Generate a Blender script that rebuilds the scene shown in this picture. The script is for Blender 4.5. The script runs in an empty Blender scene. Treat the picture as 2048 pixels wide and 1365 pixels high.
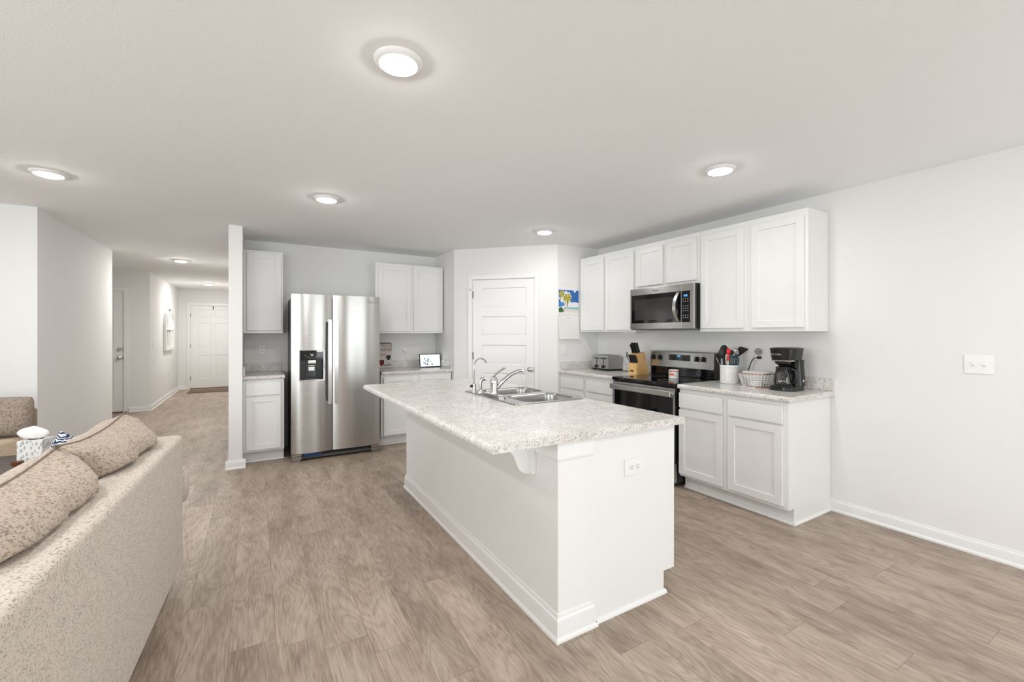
import bpy, bmesh, math, random
from mathutils import Vector, Matrix, noise
random.seed(7)
PI = math.pi
SC = bpy.context.scene
COL = SC.collection

# ------------------------------------------------------------------ camera
cam_data = bpy.data.cameras.new('camera')
cam = bpy.data.objects.new('camera', cam_data)
COL.objects.link(cam)
cam.location = (0, 0, 1.354)
cam.rotation_euler = (PI / 2, 0, -0.537)
cam_data.sensor_width = 36
cam_data.lens = 865.12 / 2048 * 36
cam_data.shift_y = -0.0072
cam_data.clip_start = 0.02
SC.camera = cam

# ------------------------------------------------------------------ light and exposure
SC.view_settings.view_transform = 'Standard'
SC.view_settings.look = 'None'
SC.view_settings.gamma = 1
SC.view_settings.use_curve_mapping = False
SC.view_settings.exposure = 0.12
LAMP_STRENGTH = 172.0
world = bpy.data.worlds.new('daylight')
SC.world = world
world.use_nodes = True
bgn = world.node_tree.nodes['Background']
bgn.inputs[0].default_value = (0.93, 0.97, 1.0, 1)
bgn.inputs[1].default_value = 1.0


def area_light(name, loc, rot, sx, sy, power, color):
    d = bpy.data.lights.new(name, 'AREA')
    d.shape = 'RECTANGLE'
    d.size = sx
    d.size_y = sy
    d.energy = power
    d.color = color
    o = bpy.data.objects.new(name, d)
    o.location = loc
    o.rotation_euler = rot
    COL.objects.link(o)
    return o


REAR = -2.6
# daylight through the patio door, and through two unseen windows added for brightness
area_light('patio_daylight', (2.35, REAR - 0.20, 1.05), (PI / 2, 0, 0), 1.9, 2.0, 54, (0.94, 0.975, 1.0))
area_light('added_window_daylight', (-2.2, REAR - 0.20, 1.35), (PI / 2, 0, 0), 3.2, 1.5, 120, (0.94, 0.975, 1.0))  # extra light for the added rear window
area_light('added_side_daylight', (-5.25, 1.4, 1.35), (PI / 2, 0, -PI / 2), 3.2, 1.5, 118, (0.94, 0.975, 1.0))  # extra light for the added left window


# ------------------------------------------------------------------ materials
def S(r, g, b):
    def f(c):
        c /= 255.0
        return c / 12.92 if c <= 0.04045 else ((c + 0.055) / 1.055) ** 2.4
    return (f(r), f(g), f(b), 1)


class Mat:
    def __init__(s, name):
        s.m = bpy.data.materials.new(name)
        s.m.use_nodes = True
        s.t = s.m.node_tree
        s.b = s.t.nodes['Principled BSDF']

    def n(s, typ, **kw):
        nd = s.t.nodes.new(typ)
        for k, v in kw.items():
            setattr(nd, k, v)
        return nd

    def l(s, a, b):
        s.t.links.new(a, b)

    def math(s, op, a, b=None, c=None):
        nd = s.n('ShaderNodeMath', operation=op)
        for i, v in enumerate((a, b, c)):
            if v is None:
                continue
            if isinstance(v, (int, float)):
                nd.inputs[i].default_value = v
            else:
                s.l(v, nd.inputs[i])
        return nd.outputs[0]

    def ramp(s, fac, stops, interp='LINEAR'):
        nd = s.n('ShaderNodeValToRGB')
        nd.color_ramp.interpolation = interp
        e = nd.color_ramp.elements
        while len(e) < len(stops):
            e.new(0.5)
        for i, (p, c) in enumerate(stops):
            e[i].position = p
            e[i].color = c
        s.l(fac, nd.inputs[0])
        return nd.outputs[0]

    def mix(s, fac, a, b, mode='MIX'):
        nd = s.n('ShaderNodeMix', data_type='RGBA', blend_type=mode)
        for i, v in ((0, fac), (6, a), (7, b)):
            if isinstance(v, (int, float, tuple)):
                nd.inputs[i].default_value = v
            else:
                s.l(v, nd.inputs[i])
        return nd.outputs[2]

    def bump(s, h, strength, dist=0.002):
        nd = s.n('ShaderNodeBump')
        nd.inputs['Strength'].default_value = strength
        nd.inputs['Distance'].default_value = dist
        s.l(h, nd.inputs['Height'])
        s.l(nd.outputs[0], s.b.inputs['Normal'])
        return nd

    def coord(s, kind='Object', scale=(1, 1, 1)):
        tc = s.n('ShaderNodeTexCoord')
        mp = s.n('ShaderNodeMapping')
        mp.inputs['Scale'].default_value = scale
        s.l(tc.outputs[kind], mp.inputs[0])
        return mp.outputs[0]

    def noise(s, vec, scale, detail=3, rough=0.5, dist=0.0):
        nd = s.n('ShaderNodeTexNoise')
        nd.inputs['Scale'].default_value = scale
        nd.inputs['Detail'].default_value = detail
        nd.inputs['Roughness'].default_value = rough
        nd.inputs['Distortion'].default_value = dist
        s.l(vec, nd.inputs['Vector'])
        return nd.outputs[0]


def plain(name, col, rough=0.5, metal=0.0, **kw):
    m = Mat(name)
    m.b.inputs['Base Color'].default_value = col
    m.b.inputs['Roughness'].default_value = rough
    m.b.inputs['Metallic'].default_value = metal
    for k, v in kw.items():
        m.b.inputs[k.replace('_', ' ')].default_value = v
    return m.m


def emit(name, col, strength):
    m = Mat(name)
    m.b.inputs['Base Color'].default_value = col
    m.b.inputs['Emission Color'].default_value = col
    m.b.inputs['Emission Strength'].default_value = strength
    return m.m


def paint(name, col, scale, strength, rough=0.75, dist=0.003):
    m = Mat(name)
    m.b.inputs['Base Color'].default_value = col
    m.b.inputs['Roughness'].default_value = rough
    v = m.coord('Object')
    h = m.noise(v, scale, 2, 0.5)
    m.bump(h, strength, dist)
    return m.m


WALL = paint('wall_paint', (0.835, 0.828, 0.815, 1), 120, 0.25)
CEIL = paint('ceiling_texture', (0.94, 0.94, 0.938, 1), 125, 0.32, 0.85, 0.003)
WHITE = plain('white_cabinet_paint', (0.845, 0.84, 0.83, 1), 0.35)
TRIM = plain('white_trim_paint', (0.87, 0.865, 0.855, 1), 0.3)
PLASTIC = plain('white_plastic', (0.86, 0.86, 0.85, 1), 0.3)
SLOT = plain('dark_slot', (0.03, 0.03, 0.03, 1), 0.6)
BLACK = plain('black_plastic', (0.005, 0.005, 0.006, 1), 0.28)
BLACKMATTE = plain('black_nylon', (0.008, 0.0075, 0.0075, 1), 0.45)
BLACKGLASS = plain('black_glass', (0.004, 0.004, 0.005, 1), 0.04)
NICKEL = plain('satin_nickel', (0.62, 0.60, 0.57, 1), 0.25, 1.0)
CHROME = plain('chrome', (0.66, 0.66, 0.67, 1), 0.07, 1.0)
HINGE = plain('dull_nickel', (0.26, 0.25, 0.235, 1), 0.4, 0.8)
DARKGREY = plain('dark_grey_paint', (0.10, 0.10, 0.10, 1), 0.45)
RED = plain('red_silicone', (0.65, 0.012, 0.015, 1), 0.3)
TEAL = plain('dark_teal_nylon', (0.015, 0.05, 0.06, 1), 0.4)
BLUEFILM = plain('blue_film', (0.01, 0.06, 0.20, 1), 0.3)
LED = emit('blue_display', (0.15, 0.5, 1.0, 1), 2.2)
PRINT = plain('pale_print', (0.55, 0.56, 0.57, 1), 0.5)
PRINTRED = plain('red_print', (0.7, 0.08, 0.06, 1), 0.5)
COPPER = plain('copper_wire', (0.55, 0.25, 0.13, 1), 0.3, 1.0)
WIREWHITE = plain('white_wire', (0.85, 0.84, 0.82, 1), 0.35)
PAPER = plain('white_paper', (0.88, 0.86, 0.84, 1), 0.8)
CERAMIC = plain('white_ceramic', (0.82, 0.815, 0.80, 1), 0.2)
LABELORANGE = plain('orange_label', (0.72, 0.20, 0.08, 1), 0.5)
LABELPINK = plain('pink_label', (0.62, 0.20, 0.17, 1), 0.5)
DARKWOOD = plain('dark_brown_wood', (0.035, 0.017, 0.010, 1), 0.3)
BROWNWOOD = plain('reddish_brown_wood', (0.16, 0.055, 0.025, 1), 0.3)
LAMPWHITE = emit('lamp_lens', (1, 0.995, 0.985, 1), LAMP_STRENGTH)


HALLWHITE = emit('hall_lamp_lens', (1, 0.975, 0.93, 1), LAMP_STRENGTH * 2.4)
RANGEWHITE = emit('range_side_lamp_lens', (1, 0.995, 0.985, 1), LAMP_STRENGTH * 0.66)


def brushed(name, col, rough, aniso, axis='Z'):
    m = Mat(name)
    m.b.inputs['Base Color'].default_value = col
    m.b.inputs['Metallic'].default_value = 1
    m.b.inputs['Anisotropic'].default_value = aniso
    m.b.inputs['Anisotropic Rotation'].default_value = 0.25
    tn = m.n('ShaderNodeTangent', direction_type='RADIAL', axis=axis)
    m.l(tn.outputs[0], m.b.inputs['Tangent'])
    v = m.coord('Object', (4, 4, 900))
    h = m.noise(v, 1.0, 2)
    r = m.math('MULTIPLY_ADD', h, 0.10, rough - 0.05)
    m.l(r, m.b.inputs['Roughness'])
    return m.m


STEEL = brushed('brushed_stainless_steel', (0.53, 0.522, 0.508, 1), 0.26, 0.85)
SINKSTEEL = plain('sink_stainless_steel', (0.42, 0.415, 0.405, 1), 0.26, 1.0)


def glass_mat(name, tint, refl):
    m = Mat(name)
    t = m.t
    tr = m.n('ShaderNodeBsdfTransparent')
    tr.inputs[0].default_value = tint
    gl = m.n('ShaderNodeBsdfGlossy')
    gl.inputs['Roughness'].default_value = 0.02
    fr = m.n('ShaderNodeFresnel')
    fr.inputs[0].default_value = 1.45
    f = m.math('MULTIPLY', fr.outputs[0], refl)
    mx = m.n('ShaderNodeMixShader')
    m.l(f, mx.inputs[0])
    m.l(tr.outputs[0], mx.inputs[1])
    m.l(gl.outputs[0], mx.inputs[2])
    m.l(mx.outputs[0], t.nodes['Material Output'].inputs[0])
    return m.m


PANE = glass_mat('window_glass', (0.97, 0.98, 0.98, 1), 0.6)
CARAFE = glass_mat('carafe_glass', (0.80, 0.80, 0.79, 1), 1.6)


def floor_mat():
    m = Mat('oak_plank_vinyl')
    tc = m.n('ShaderNodeTexCoord')
    sp = m.n('ShaderNodeSeparateXYZ')
    m.l(tc.outputs['Object'], sp.inputs[0])
    W, L = 0.178, 1.22
    xs = m.math('DIVIDE', m.math('ADD', sp.outputs[0], 20.031), W)
    row = m.math('FLOOR', xs)
    fx = m.math('FRACT', xs)
    wn = m.n('ShaderNodeTexWhiteNoise', noise_dimensions='1D')
    m.l(row, wn.inputs['W'])
    ys = m.math('ADD', m.math('DIVIDE', m.math('ADD', sp.outputs[1], 20.0), L), m.math('MULTIPLY', wn.outputs[0], 7.0))
    cell = m.math('FLOOR', ys)
    fy = m.math('FRACT', ys)
    cid = m.n('ShaderNodeCombineXYZ')
    m.l(row, cid.inputs[0])
    m.l(cell, cid.inputs[1])
    w2 = m.n('ShaderNodeTexWhiteNoise', noise_dimensions='3D')
    m.l(cid.outputs[0], w2.inputs['Vector'])
    rnd = w2.outputs[0]
    # grain coordinates, moved to its own place on every plank
    gx = m.math('ADD', sp.outputs[0], m.math('MULTIPLY', rnd, 31.0))
    gy = m.math('ADD', sp.outputs[1], m.math('MULTIPLY', rnd, 57.0))
    g = m.n('ShaderNodeCombineXYZ')
    m.l(m.math('MULTIPLY', gx, 5.5), g.inputs[0])
    m.l(m.math('MULTIPLY', gy, 1.3), g.inputs[1])
    wv = m.noise(g.outputs[0], 1.0, 2, 0.45, 0.4)
    rings = m.math('FRACT', m.math('MULTIPLY', wv, 17.0))
    rings = m.math('ABSOLUTE', m.math('SUBTRACT', rings, 0.5))
    fine = m.n('ShaderNodeCombineXYZ')
    m.l(m.math('MULTIPLY', gx, 190.0), fine.inputs[0])
    m.l(m.math('MULTIPLY', gy, 9.0), fine.inputs[1])
    fn = m.noise(fine.outputs[0], 1.0, 3, 0.6)
    blotch = m.n('ShaderNodeCombineXYZ')
    m.l(m.math('MULTIPLY', gx, 7.0), blotch.inputs[0])
    m.l(m.math('MULTIPLY', gy, 2.2), blotch.inputs[1])
    bl = m.noise(blotch.outputs[0], 1.0, 3, 0.55)
    base = m.ramp(bl, [(0.30, S(147, 129, 114)), (0.50, S(171, 154, 138)), (0.72, S(190, 174, 158))])
    c = m.mix(m.math('MULTIPLY', m.math('POWER', m.math('SUBTRACT', 1.0, m.math('MULTIPLY', rings, 2.0)), 2.0), 0.34), base, S(112, 94, 81))
    fm = m.math('MULTIPLY', m.math('SUBTRACT', fn, 0.5), 1.8)
    c = m.mix(m.math('MAXIMUM', fm, 0.0), c, S(100, 85, 74))
    c = m.mix(m.math('MAXIMUM', m.math('MULTIPLY', fm, -0.9), 0.0), c, S(214, 200, 186))
    tone = m.math('MULTIPLY_ADD', m.math('SUBTRACT', rnd, 0.5), 0.20, 1.0)
    tn = m.n('ShaderNodeCombineXYZ')
    for i in range(3):
        m.l(tone, tn.inputs[i])
    c = m.mix(1.0, c, tn.outputs[0], 'MULTIPLY')
    ex = m.math('MINIMUM', fx, m.math('SUBTRACT', 1.0, fx))
    ey = m.math('MINIMUM', fy, m.math('SUBTRACT', 1.0, fy))
    seam = m.math('MAXIMUM', m.math('LESS_THAN', ex, 0.007), m.math('LESS_THAN', ey, 0.0012))
    c = m.mix(m.math('MULTIPLY', seam, 0.45), c, S(96, 82, 72))
    m.l(c, m.b.inputs['Base Color'])
    m.l(m.math('MULTIPLY_ADD', fn, 0.12, 0.38), m.b.inputs['Roughness'])
    m.b.inputs['Specular IOR Level'].default_value = 0.4
    h = m.math('SUBTRACT', m.math('MULTIPLY', fn, 0.5), seam)
    m.bump(h, 0.12, 0.0015)
    return m.m


FLOOR = floor_mat()


def laminate():
    m = Mat('speckled_grey_laminate')
    v = m.coord('Object')
    n1 = m.noise(v, 9, 4, 0.6, 0.6)
    n2 = m.noise(v, 72, 5, 0.62, 1.6)
    n3 = m.noise(v, 125, 4, 0.62, 0.5)
    n4 = m.noise(m.coord('Object', (1, 1, 1.3)), 95, 2)
    base = m.ramp(n1, [(0.32, S(214, 209, 203)), (0.5, S(226, 222, 217)), (0.7, S(237, 234, 230))])
    c = m.mix(m.ramp(n2, [(0.50, (0, 0, 0, 1)), (0.60, (0.68, 0.68, 0.68, 1))]), base, S(170, 166, 161))
    c = m.mix(m.ramp(n2, [(0.60, (0, 0, 0, 1)), (0.68, (0.65, 0.65, 0.65, 1))]), c, S(116, 112, 108))
    c = m.mix(m.ramp(n3, [(0.61, (0, 0, 0, 1)), (0.66, (1, 1, 1, 1))]), c, S(70, 67, 66))
    c = m.mix(m.ramp(n4, [(0.62, (0, 0, 0, 1)), (0.68, (0.8, 0.8, 0.8, 1))]), c, S(250, 249, 247))
    m.l(c, m.b.inputs['Base Color'])
    m.b.inputs['Roughness'].default_value = 0.22
    m.b.inputs['Specular IOR Level'].default_value = 0.5
    return m.m


LAMINATE = laminate()


def tweed(name, light, mid, dark, sx, sz, amount):
    """short stitches of random tone, laid in half-bonded rows"""
    m = Mat(name)
    tc = m.n('ShaderNodeTexCoord')
    wob = m.n('ShaderNodeTexNoise')
    wob.inputs['Scale'].default_value = 70
    m.l(tc.outputs['Object'], wob.inputs['Vector'])
    vm = m.n('ShaderNodeVectorMath', operation='MULTIPLY_ADD')
    vm.inputs[1].default_value = (0.006, 0.006, 0.004)
    m.l(wob.outputs['Color'], vm.inputs[0])
    m.l(tc.outputs['Object'], vm.inputs[2])
    sp = m.n('ShaderNodeSeparateXYZ')
    m.l(vm.outputs[0], sp.inputs[0])
    rz = m.math('DIVIDE', m.math('ADD', sp.outputs[2], m.math('MULTIPLY', sp.outputs[1], 0.21)), sz)
    row = m.math('FLOOR', rz)
    half = m.math('MULTIPLY', m.math('MODULO', row, 2.0), 0.5)
    cx = m.math('ADD', m.math('DIVIDE', sp.outputs[0], sx), half)
    cy = m.math('ADD', m.math('DIVIDE', sp.outputs[1], sx), half)
    cb = m.n('ShaderNodeCombineXYZ')
    m.l(m.math('FLOOR', cx), cb.inputs[0])
    m.l(m.math('FLOOR', cy), cb.inputs[1])
    m.l(row, cb.inputs[2])
    wn = m.n('ShaderNodeTexWhiteNoise', noise_dimensions='3D')
    m.l(cb.outputs[0], wn.inputs['Vector'])
    big = m.noise(tc.outputs['Object'], 22, 2)
    f = m.math('ADD', wn.outputs[0], m.math('MULTIPLY', m.math('SUBTRACT', big, 0.5), 0.35))
    c = m.ramp(f, [(0.0, dark), (amount * 0.6, dark), (amount, mid), (amount + 0.35, light), (1.0, light)])
    fz = m.math('FRACT', rz)
    gap = m.math('ABSOLUTE', m.math('SUBTRACT', fz, 0.5))
    c = m.mix(m.math('MULTIPLY', gap, 0.5), c, mid)
    m.l(c, m.b.inputs['Base Color'])
    m.b.inputs['Roughness'].default_value = 0.95
    m.b.inputs['Sheen Weight'].default_value = 0.15
    m.bump(m.math('SUBTRACT', wn.outputs[0], m.math('MULTIPLY', gap, 1.5)), 0.45, 0.002)
    return m.m


SOFACLOTH = tweed('beige_tweed', S(217, 206, 195), S(204, 192, 181), S(164, 153, 143), 0.0046, 0.0030, 0.20)
CUSHIONCLOTH = tweed('beige_basket_weave', S(191, 175, 158), S(170, 154, 138), S(136, 123, 112), 0.0056, 0.0042, 0.24)
CHAIRCLOTH = tweed('brown_grey_tweed', S(176, 160, 144), S(152, 137, 124), S(110, 101, 94), 0.005, 0.0035, 0.36)
TANCLOTH = tweed('tan_cloth', S(216, 194, 168), S(204, 182, 157), S(180, 160, 138), 0.006, 0.004, 0.2)
PIPING = plain('dark_taupe_piping', S(128, 112, 98), 0.9)


def wood(name, c1, c2):
    m = Mat(name)
    v = m.coord('Object', (6, 60, 4))
    n = m.noise(v, 1.5, 3, 0.5, 0.5)
    m.l(m.ramp(n, [(0.3, c1), (0.7, c2)]), m.b.inputs['Base Color'])
    m.b.inputs['Roughness'].default_value = 0.4
    return m.m


MAPLE = wood('pale_maple', S(214, 166, 104), S(236, 196, 138))


def pattern(name, a, b, scale, lo, hi, dist=3.0):
    m = Mat(name)
    v = m.coord('Object')
    w = m.n('ShaderNodeTexWave', wave_type='RINGS')
    w.inputs['Scale'].default_value = scale
    w.inputs['Distortion'].default_value = dist
    w.inputs['Detail'].default_value = 2
    m.l(v, w.inputs['Vector'])
    m.l(m.ramp(w.outputs[1], [(lo, a), (hi, b)]), m.b.inputs['Base Color'])
    m.b.inputs['Roughness'].default_value = 0.85
    return m.m


DAMASK = pattern('navy_and_white_scrolls', S(26, 50, 84), S(214, 216, 218), 26, 0.5, 0.68, 12)


def leafbox():
    m = Mat('grey_leaf_print')
    v = m.coord('Object', (1.5, 1.5, 0.75))
    vo = m.n('ShaderNodeTexVoronoi', feature='F1')
    vo.inputs['Scale'].default_value = 46
    m.l(v, vo.inputs['Vector'])
    c = m.ramp(vo.outputs['Distance'], [(0.36, S(140, 138, 142)), (0.46, S(226, 224, 220))])
    m.l(m.mix(0.35, c, S(226, 224, 222)), m.b.inputs['Base Color'])
    m.b.inputs['Roughness'].default_value = 0.7
    return m.m


LEAFBOX = leafbox()
FUZZ = pattern('charcoal_knit', S(22, 23, 26), S(60, 60, 64), 60, 0.3, 0.8, 2)
MATCLOTH = pattern('brown_woven_mat', S(84, 66, 54), S(140, 118, 100), 40, 0.3, 0.7, 4)


# ------------------------------------------------------------------ mesh helpers
class MB:
    def __init__(s):
        s.bm = bmesh.new()

    def _merge(s, t):
        me = bpy.data.meshes.new('t')
        t.to_mesh(me)
        t.free()
        s.bm.from_mesh(me)
        bpy.data.meshes.remove(me)
        return s

    def box(s, a, b, bev=0.0, seg=2, M=None):
        t = bmesh.new()
        bmesh.ops.create_cube(t, size=1)
        for v in t.verts:
            v.co = Vector([(a[i] + b[i]) / 2 + v.co[i] * (b[i] - a[i]) for i in range(3)])
        if bev > 0:
            bmesh.ops.bevel(t, geom=t.edges[:], offset=bev, segments=seg, profile=0.5, affect='EDGES')
        if M is not None:
            t.transform(M)
        return s._merge(t)

    def cyl(s, p0, p1, r0, r1=None, seg=24, bev=0.0):
        r1 = r0 if r1 is None else r1
        p0, p1 = Vector(p0), Vector(p1)
        t = bmesh.new()
        L = (p1 - p0).length
        bmesh.ops.create_cone(t, cap_ends=True, segments=seg, radius1=r0, radius2=r1, depth=L)
        if bev > 0:
            ed = [e for e in t.edges if len(e.link_faces) == 2 and any(len(f.verts) > 4 for f in e.link_faces)]
            bmesh.ops.bevel(t, geom=ed, offset=bev, segments=2, profile=0.5, affect='EDGES')
        q = Vector((0, 0, 1)).rotation_difference((p1 - p0).normalized())
        t.transform(Matrix.Translation((p0 + p1) / 2) @ q.to_matrix().to_4x4())
        return s._merge(t)

    def ball(s, c, r, seg=20):
        t = bmesh.new()
        bmesh.ops.create_uvsphere(t, u_segments=seg, v_segments=seg // 2 + 2, radius=1)
        if isinstance(r, (int, float)):
            r = (r, r, r)
        t.transform(Matrix.Translation(c) @ Matrix.Diagonal((*r, 1)))
        return s._merge(t)

    def loft(s, loops, cap0=True, cap1=True, closed=True):
        vs = [[s.bm.verts.new(p) for p in lp] for lp in loops]
        n = len(vs[0])
        for i in range(len(vs) - 1):
            for j in range(n if closed else n - 1):
                k = (j + 1) % n
                s.bm.faces.new((vs[i][j], vs[i][k], vs[i + 1][k], vs[i + 1][j]))
        if cap0:
            s.bm.faces.new(vs[0][::-1])
        if cap1:
            s.bm.faces.new(vs[-1])
        return s

    def tube(s, pts, r, seg=10, closed=False, flat=None):
        pts = [Vector(p) for p in pts]
        n = len(pts)
        rs = r if isinstance(r, (list, tuple)) else [r] * n
        loops = []
        up = None
        for i, p in enumerate(pts):
            if closed:
                d = (pts[(i + 1) % n] - pts[i - 1]).normalized()
            else:
                d = (pts[min(i + 1, n - 1)] - pts[max(i - 1, 0)]).normalized()
            if up is None:
                a = Vector((0, 0, 1)) if abs(d.z) < 0.9 else Vector((0, 1, 0))
                up = (a - d * a.dot(d)).normalized()
            else:
                up = (up - d * up.dot(d)).normalized()
            sd = d.cross(up)
            fx = 1.0 if flat is None else flat
            loops.append([p + (up * math.cos(2 * PI * k / seg) * fx + sd * math.sin(2 * PI * k / seg)) * rs[i] for k in range(seg)])
        if closed:
            loops.append(loops[0])
            s.loft(loops, False, False)
            bmesh.ops.remove_doubles(s.bm, verts=s.bm.verts[:], dist=1e-6)
        else:
            s.loft(loops)
        return s

    def lathe(s, prof, c=(0, 0, 0), seg=36, sx=1.0, sy=1.0):
        loops = [[(c[0] + max(r, 1e-4) * sx * math.cos(2 * PI * k / seg), c[1] + max(r, 1e-4) * sy * math.sin(2 * PI * k / seg), c[2] + z)
                  for k in range(seg)] for r, z in prof]
        return s.loft(loops, prof[0][0] < 2e-4, prof[-1][0] < 2e-4)

    def prism(s, poly, axis, t0, t1):
        def P(a, b, t):
            return {'x': (t, a, b), 'y': (a, t, b), 'z': (a, b, t)}[axis]
        return s.loft([[P(a, b, t0) for a, b in poly], [P(a, b, t1) for a, b in poly]])

    def apply(s, M):
        s.bm.transform(M)
        return s

    def mesh(s, name, angle=35):
        bmesh.ops.recalc_face_normals(s.bm, faces=s.bm.faces[:])
        me = bpy.data.meshes.new(name)
        s.bm.to_mesh(me)
        s.bm.free()
        for p in me.polygons:
            p.use_smooth = True
        me.set_sharp_from_angle(angle=math.radians(angle))
        return me


def obj(name, mb, mat, parent=None, angle=35, label=None):
    me = mb if isinstance(mb, bpy.types.Mesh) else mb.mesh(name, angle)
    me.materials.append(mat)
    o = bpy.data.objects.new(name, me)
    COL.objects.link(o)
    if name.startswith('printed'):
        for f in me.polygons:
            f.use_smooth = False
    elif len(me.polygons) < 1500:
        o.modifiers.new('weighted_normals', 'WEIGHTED_NORMAL').keep_sharp = True
    if parent:
        o.parent = parent
    if label:
        o['label'] = label
    return o


def tag(o, label, cat, group=None):
    o['label'] = label
    o['category'] = cat
    if group:
        o['group'] = group
    return o


def thing(name, label, cat, loc=(0, 0, 0), rotz=0.0, group=None):
    o = bpy.data.objects.new(name, None)
    o.empty_display_size = 0.1
    COL.objects.link(o)
    o.location = loc
    o.rotation_euler = (0, 0, rotz)
    return tag(o, label, cat, group)


def struct(name, mb, mat, angle=35):
    o = obj(name, mb, mat, None, angle)
    o['kind'] = 'structure'
    return o


def sroot(name, loc, rotz=0.0):
    o = bpy.data.objects.new(name, None)
    COL.objects.link(o)
    o.location = loc
    o.rotation_euler = (0, 0, rotz)
    o['kind'] = 'structure'
    return o


def dup(root, loc=None, rotz=None, label=None):
    r = root.copy()
    COL.objects.link(r)
    if loc is not None:
        r.location = loc
    if rotz is not None:
        r.rotation_euler = (0, 0, rotz)
    if label:
        r['label'] = label
    for ch in list(root.children):
        c = ch.copy()
        COL.objects.link(c)
        c.parent = r
        for g in list(ch.children):
            d = g.copy()
            COL.objects.link(d)
            d.parent = c
    return r


def cut(mb, cutter):
    """boolean difference, evaluated now; no helper object stays in the scene"""
    a = bpy.data.objects.new('a', mb.mesh('a'))
    b = bpy.data.objects.new('b', cutter.mesh('b'))
    COL.objects.link(a)
    COL.objects.link(b)
    md = a.modifiers.new('d', 'BOOLEAN')
    md.object = b
    md.operation = 'DIFFERENCE'
    md.solver = 'EXACT'
    dg = bpy.context.evaluated_depsgraph_get()
    me = bpy.data.meshes.new_from_object(a.evaluated_get(dg))
    bpy.data.objects.remove(a)
    bpy.data.objects.remove(b)
    out = MB()
    out.bm.from_mesh(me)
    bpy.data.meshes.remove(me)
    return out


def text(name, body, size, mat, parent, M, align='LEFT', label=None, width=1.0):
    cu = bpy.data.curves.new('txt', 'FONT')
    cu.body = body
    cu.size = size
    cu.extrude = 0.0004
    cu.align_x = align
    cu.align_y = 'CENTER'
    t = bpy.data.objects.new('txt', cu)
    COL.objects.link(t)
    dg = bpy.context.evaluated_depsgraph_get()
    me = bpy.data.meshes.new_from_object(t.evaluated_get(dg))
    bpy.data.objects.remove(t)
    me.transform(M @ Matrix.Diagonal((width, 1, 1, 1)))
    me.materials.clear()
    return obj(name, me, mat, parent, label=label)


def face_front(x, y, z):
    """text plane facing local -y, reading along +x"""
    return Matrix.Translation((x, y, z)) @ Matrix.Rotation(PI / 2, 4, 'X')


def rrect(x0, x1, y0, y1, r, z, n=6):
    pts = []
    for cx, cy, a0 in ((x1 - r, y1 - r, 0), (x0 + r, y1 - r, 90), (x0 + r, y0 + r, 180), (x1 - r, y0 + r, 270)):
        for k in range(n + 1):
            a = math.radians(a0 + 90 * k / n)
            pts.append((cx + r * math.cos(a), cy + r * math.sin(a), z))
    return pts


RX = -PI / 2          # turns a front that faces -y into one that faces -x (the range wall)
XR, YB, H = 3.81, 5.87, 2.44

# ------------------------------------------------------------------ room shell
struct('floor', MB().box((-5.1, REAR - 0.1, -0.1), (4.0, 13.3, 0)), FLOOR)
struct('ceiling', MB().box((-5.1, REAR - 0.1, H), (4.0, 13.3, H + 0.1)), CEIL)
struct('wall_right', MB().box((XR, REAR, 0), (XR + 0.12, 6.0, H)), WALL)
struct('wall_back', MB().box((-0.1, YB, 0), (2.22, YB + 0.12, H)), WALL)
struct('wall_pantry_left', MB().box((2.2207, 5.1956, 0), (2.32, YB + 0.12, H)), WALL)
struct('wall_pantry_right', MB().box((3.1548, 4.2207, 0), (XR, 4.32, H)), WALL)
PA = (2.2207, 5.1956, 0)
PR = math.atan2(4.2207 - 5.1956, 3.1548 - 2.2207)
pw = MB().box((0, 0, 0), (0.254, 0.1, H)).box((1.067, 0, 0), (1.3502, 0.1, H)).box((0.254, 0, 2.043), (1.067, 0.1, H))
o = struct('wall_pantry', pw, WALL)
o.location = PA
o.rotation_euler = (0, 0, PR)
struct('wall_kitchen_stub', MB().box((-0.222, 5.136, 0), (-0.103, 13.05, H), 0.004), WALL)
struct('wall_living', MB().box((-5.0, 5.27, 0), (-1.72, 5.39, H)), WALL)
struct('wall_hall_left', MB().box((-1.72, 5.27, 0), (-1.60, 7.54, H)), WALL)
struct('wall_side_hall', MB().box((-3.6, 7.42, 0), (-1.72, 7.54, H)), WALL)
struct('wall_side_hall_end', MB().box((-3.7, 7.42, 0), (-3.6, 9.9, H)), WALL)
# hall wall with door_3 (opening x -2.75 .. -1.93)
struct('wall_hall_door', MB().box((-3.6, 9.776, 0), (-2.745, 9.896, H)).box((-1.925, 9.776, 0), (-1.576, 9.896, H))
       .box((-2.745, 9.776, 2.08), (-1.925, 9.896, H)), WALL)
struct('wall_entry_left', MB().box((-1.70, 9.896, 0), (-1.576, 13.2, H)), WALL)
struct('wall_entry', MB().box((-1.576, 13.045, 0), (-1.345, 13.165, H)).box((-0.43, 13.045, 0), (-0.222, 13.165, H))
       .box((-1.345, 13.045, 2.045), (-0.43, 13.165, H)), WALL)
struct('wall_left', MB().box((-5.1, REAR, 0), (-5.0, -0.2, H)).box((-5.1, 3.0, 0), (-5.0, 5.4, H)).box((-5.1, -0.2, 0), (-5.0, 3.0, 0.6))
       .box((-5.1, -0.2, 2.1), (-5.0, 3.0, H)), WALL)
rw = MB()
rw.box((-5.0, REAR - 0.12, 0), (-3.8, REAR, H)).box((-3.8, REAR - 0.12, 0), (-0.6, REAR, 0.6)).box((-3.8, REAR - 0.12, 2.1), (-0.6, REAR, H))
rw.box((-0.6, REAR - 0.12, 0), (1.4, REAR, H)).box((1.4, REAR - 0.12, 2.05), (3.3, REAR, H)).box((3.3, REAR - 0.12, 0), (XR, REAR, H))
struct('wall_rear', rw, WALL)


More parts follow.
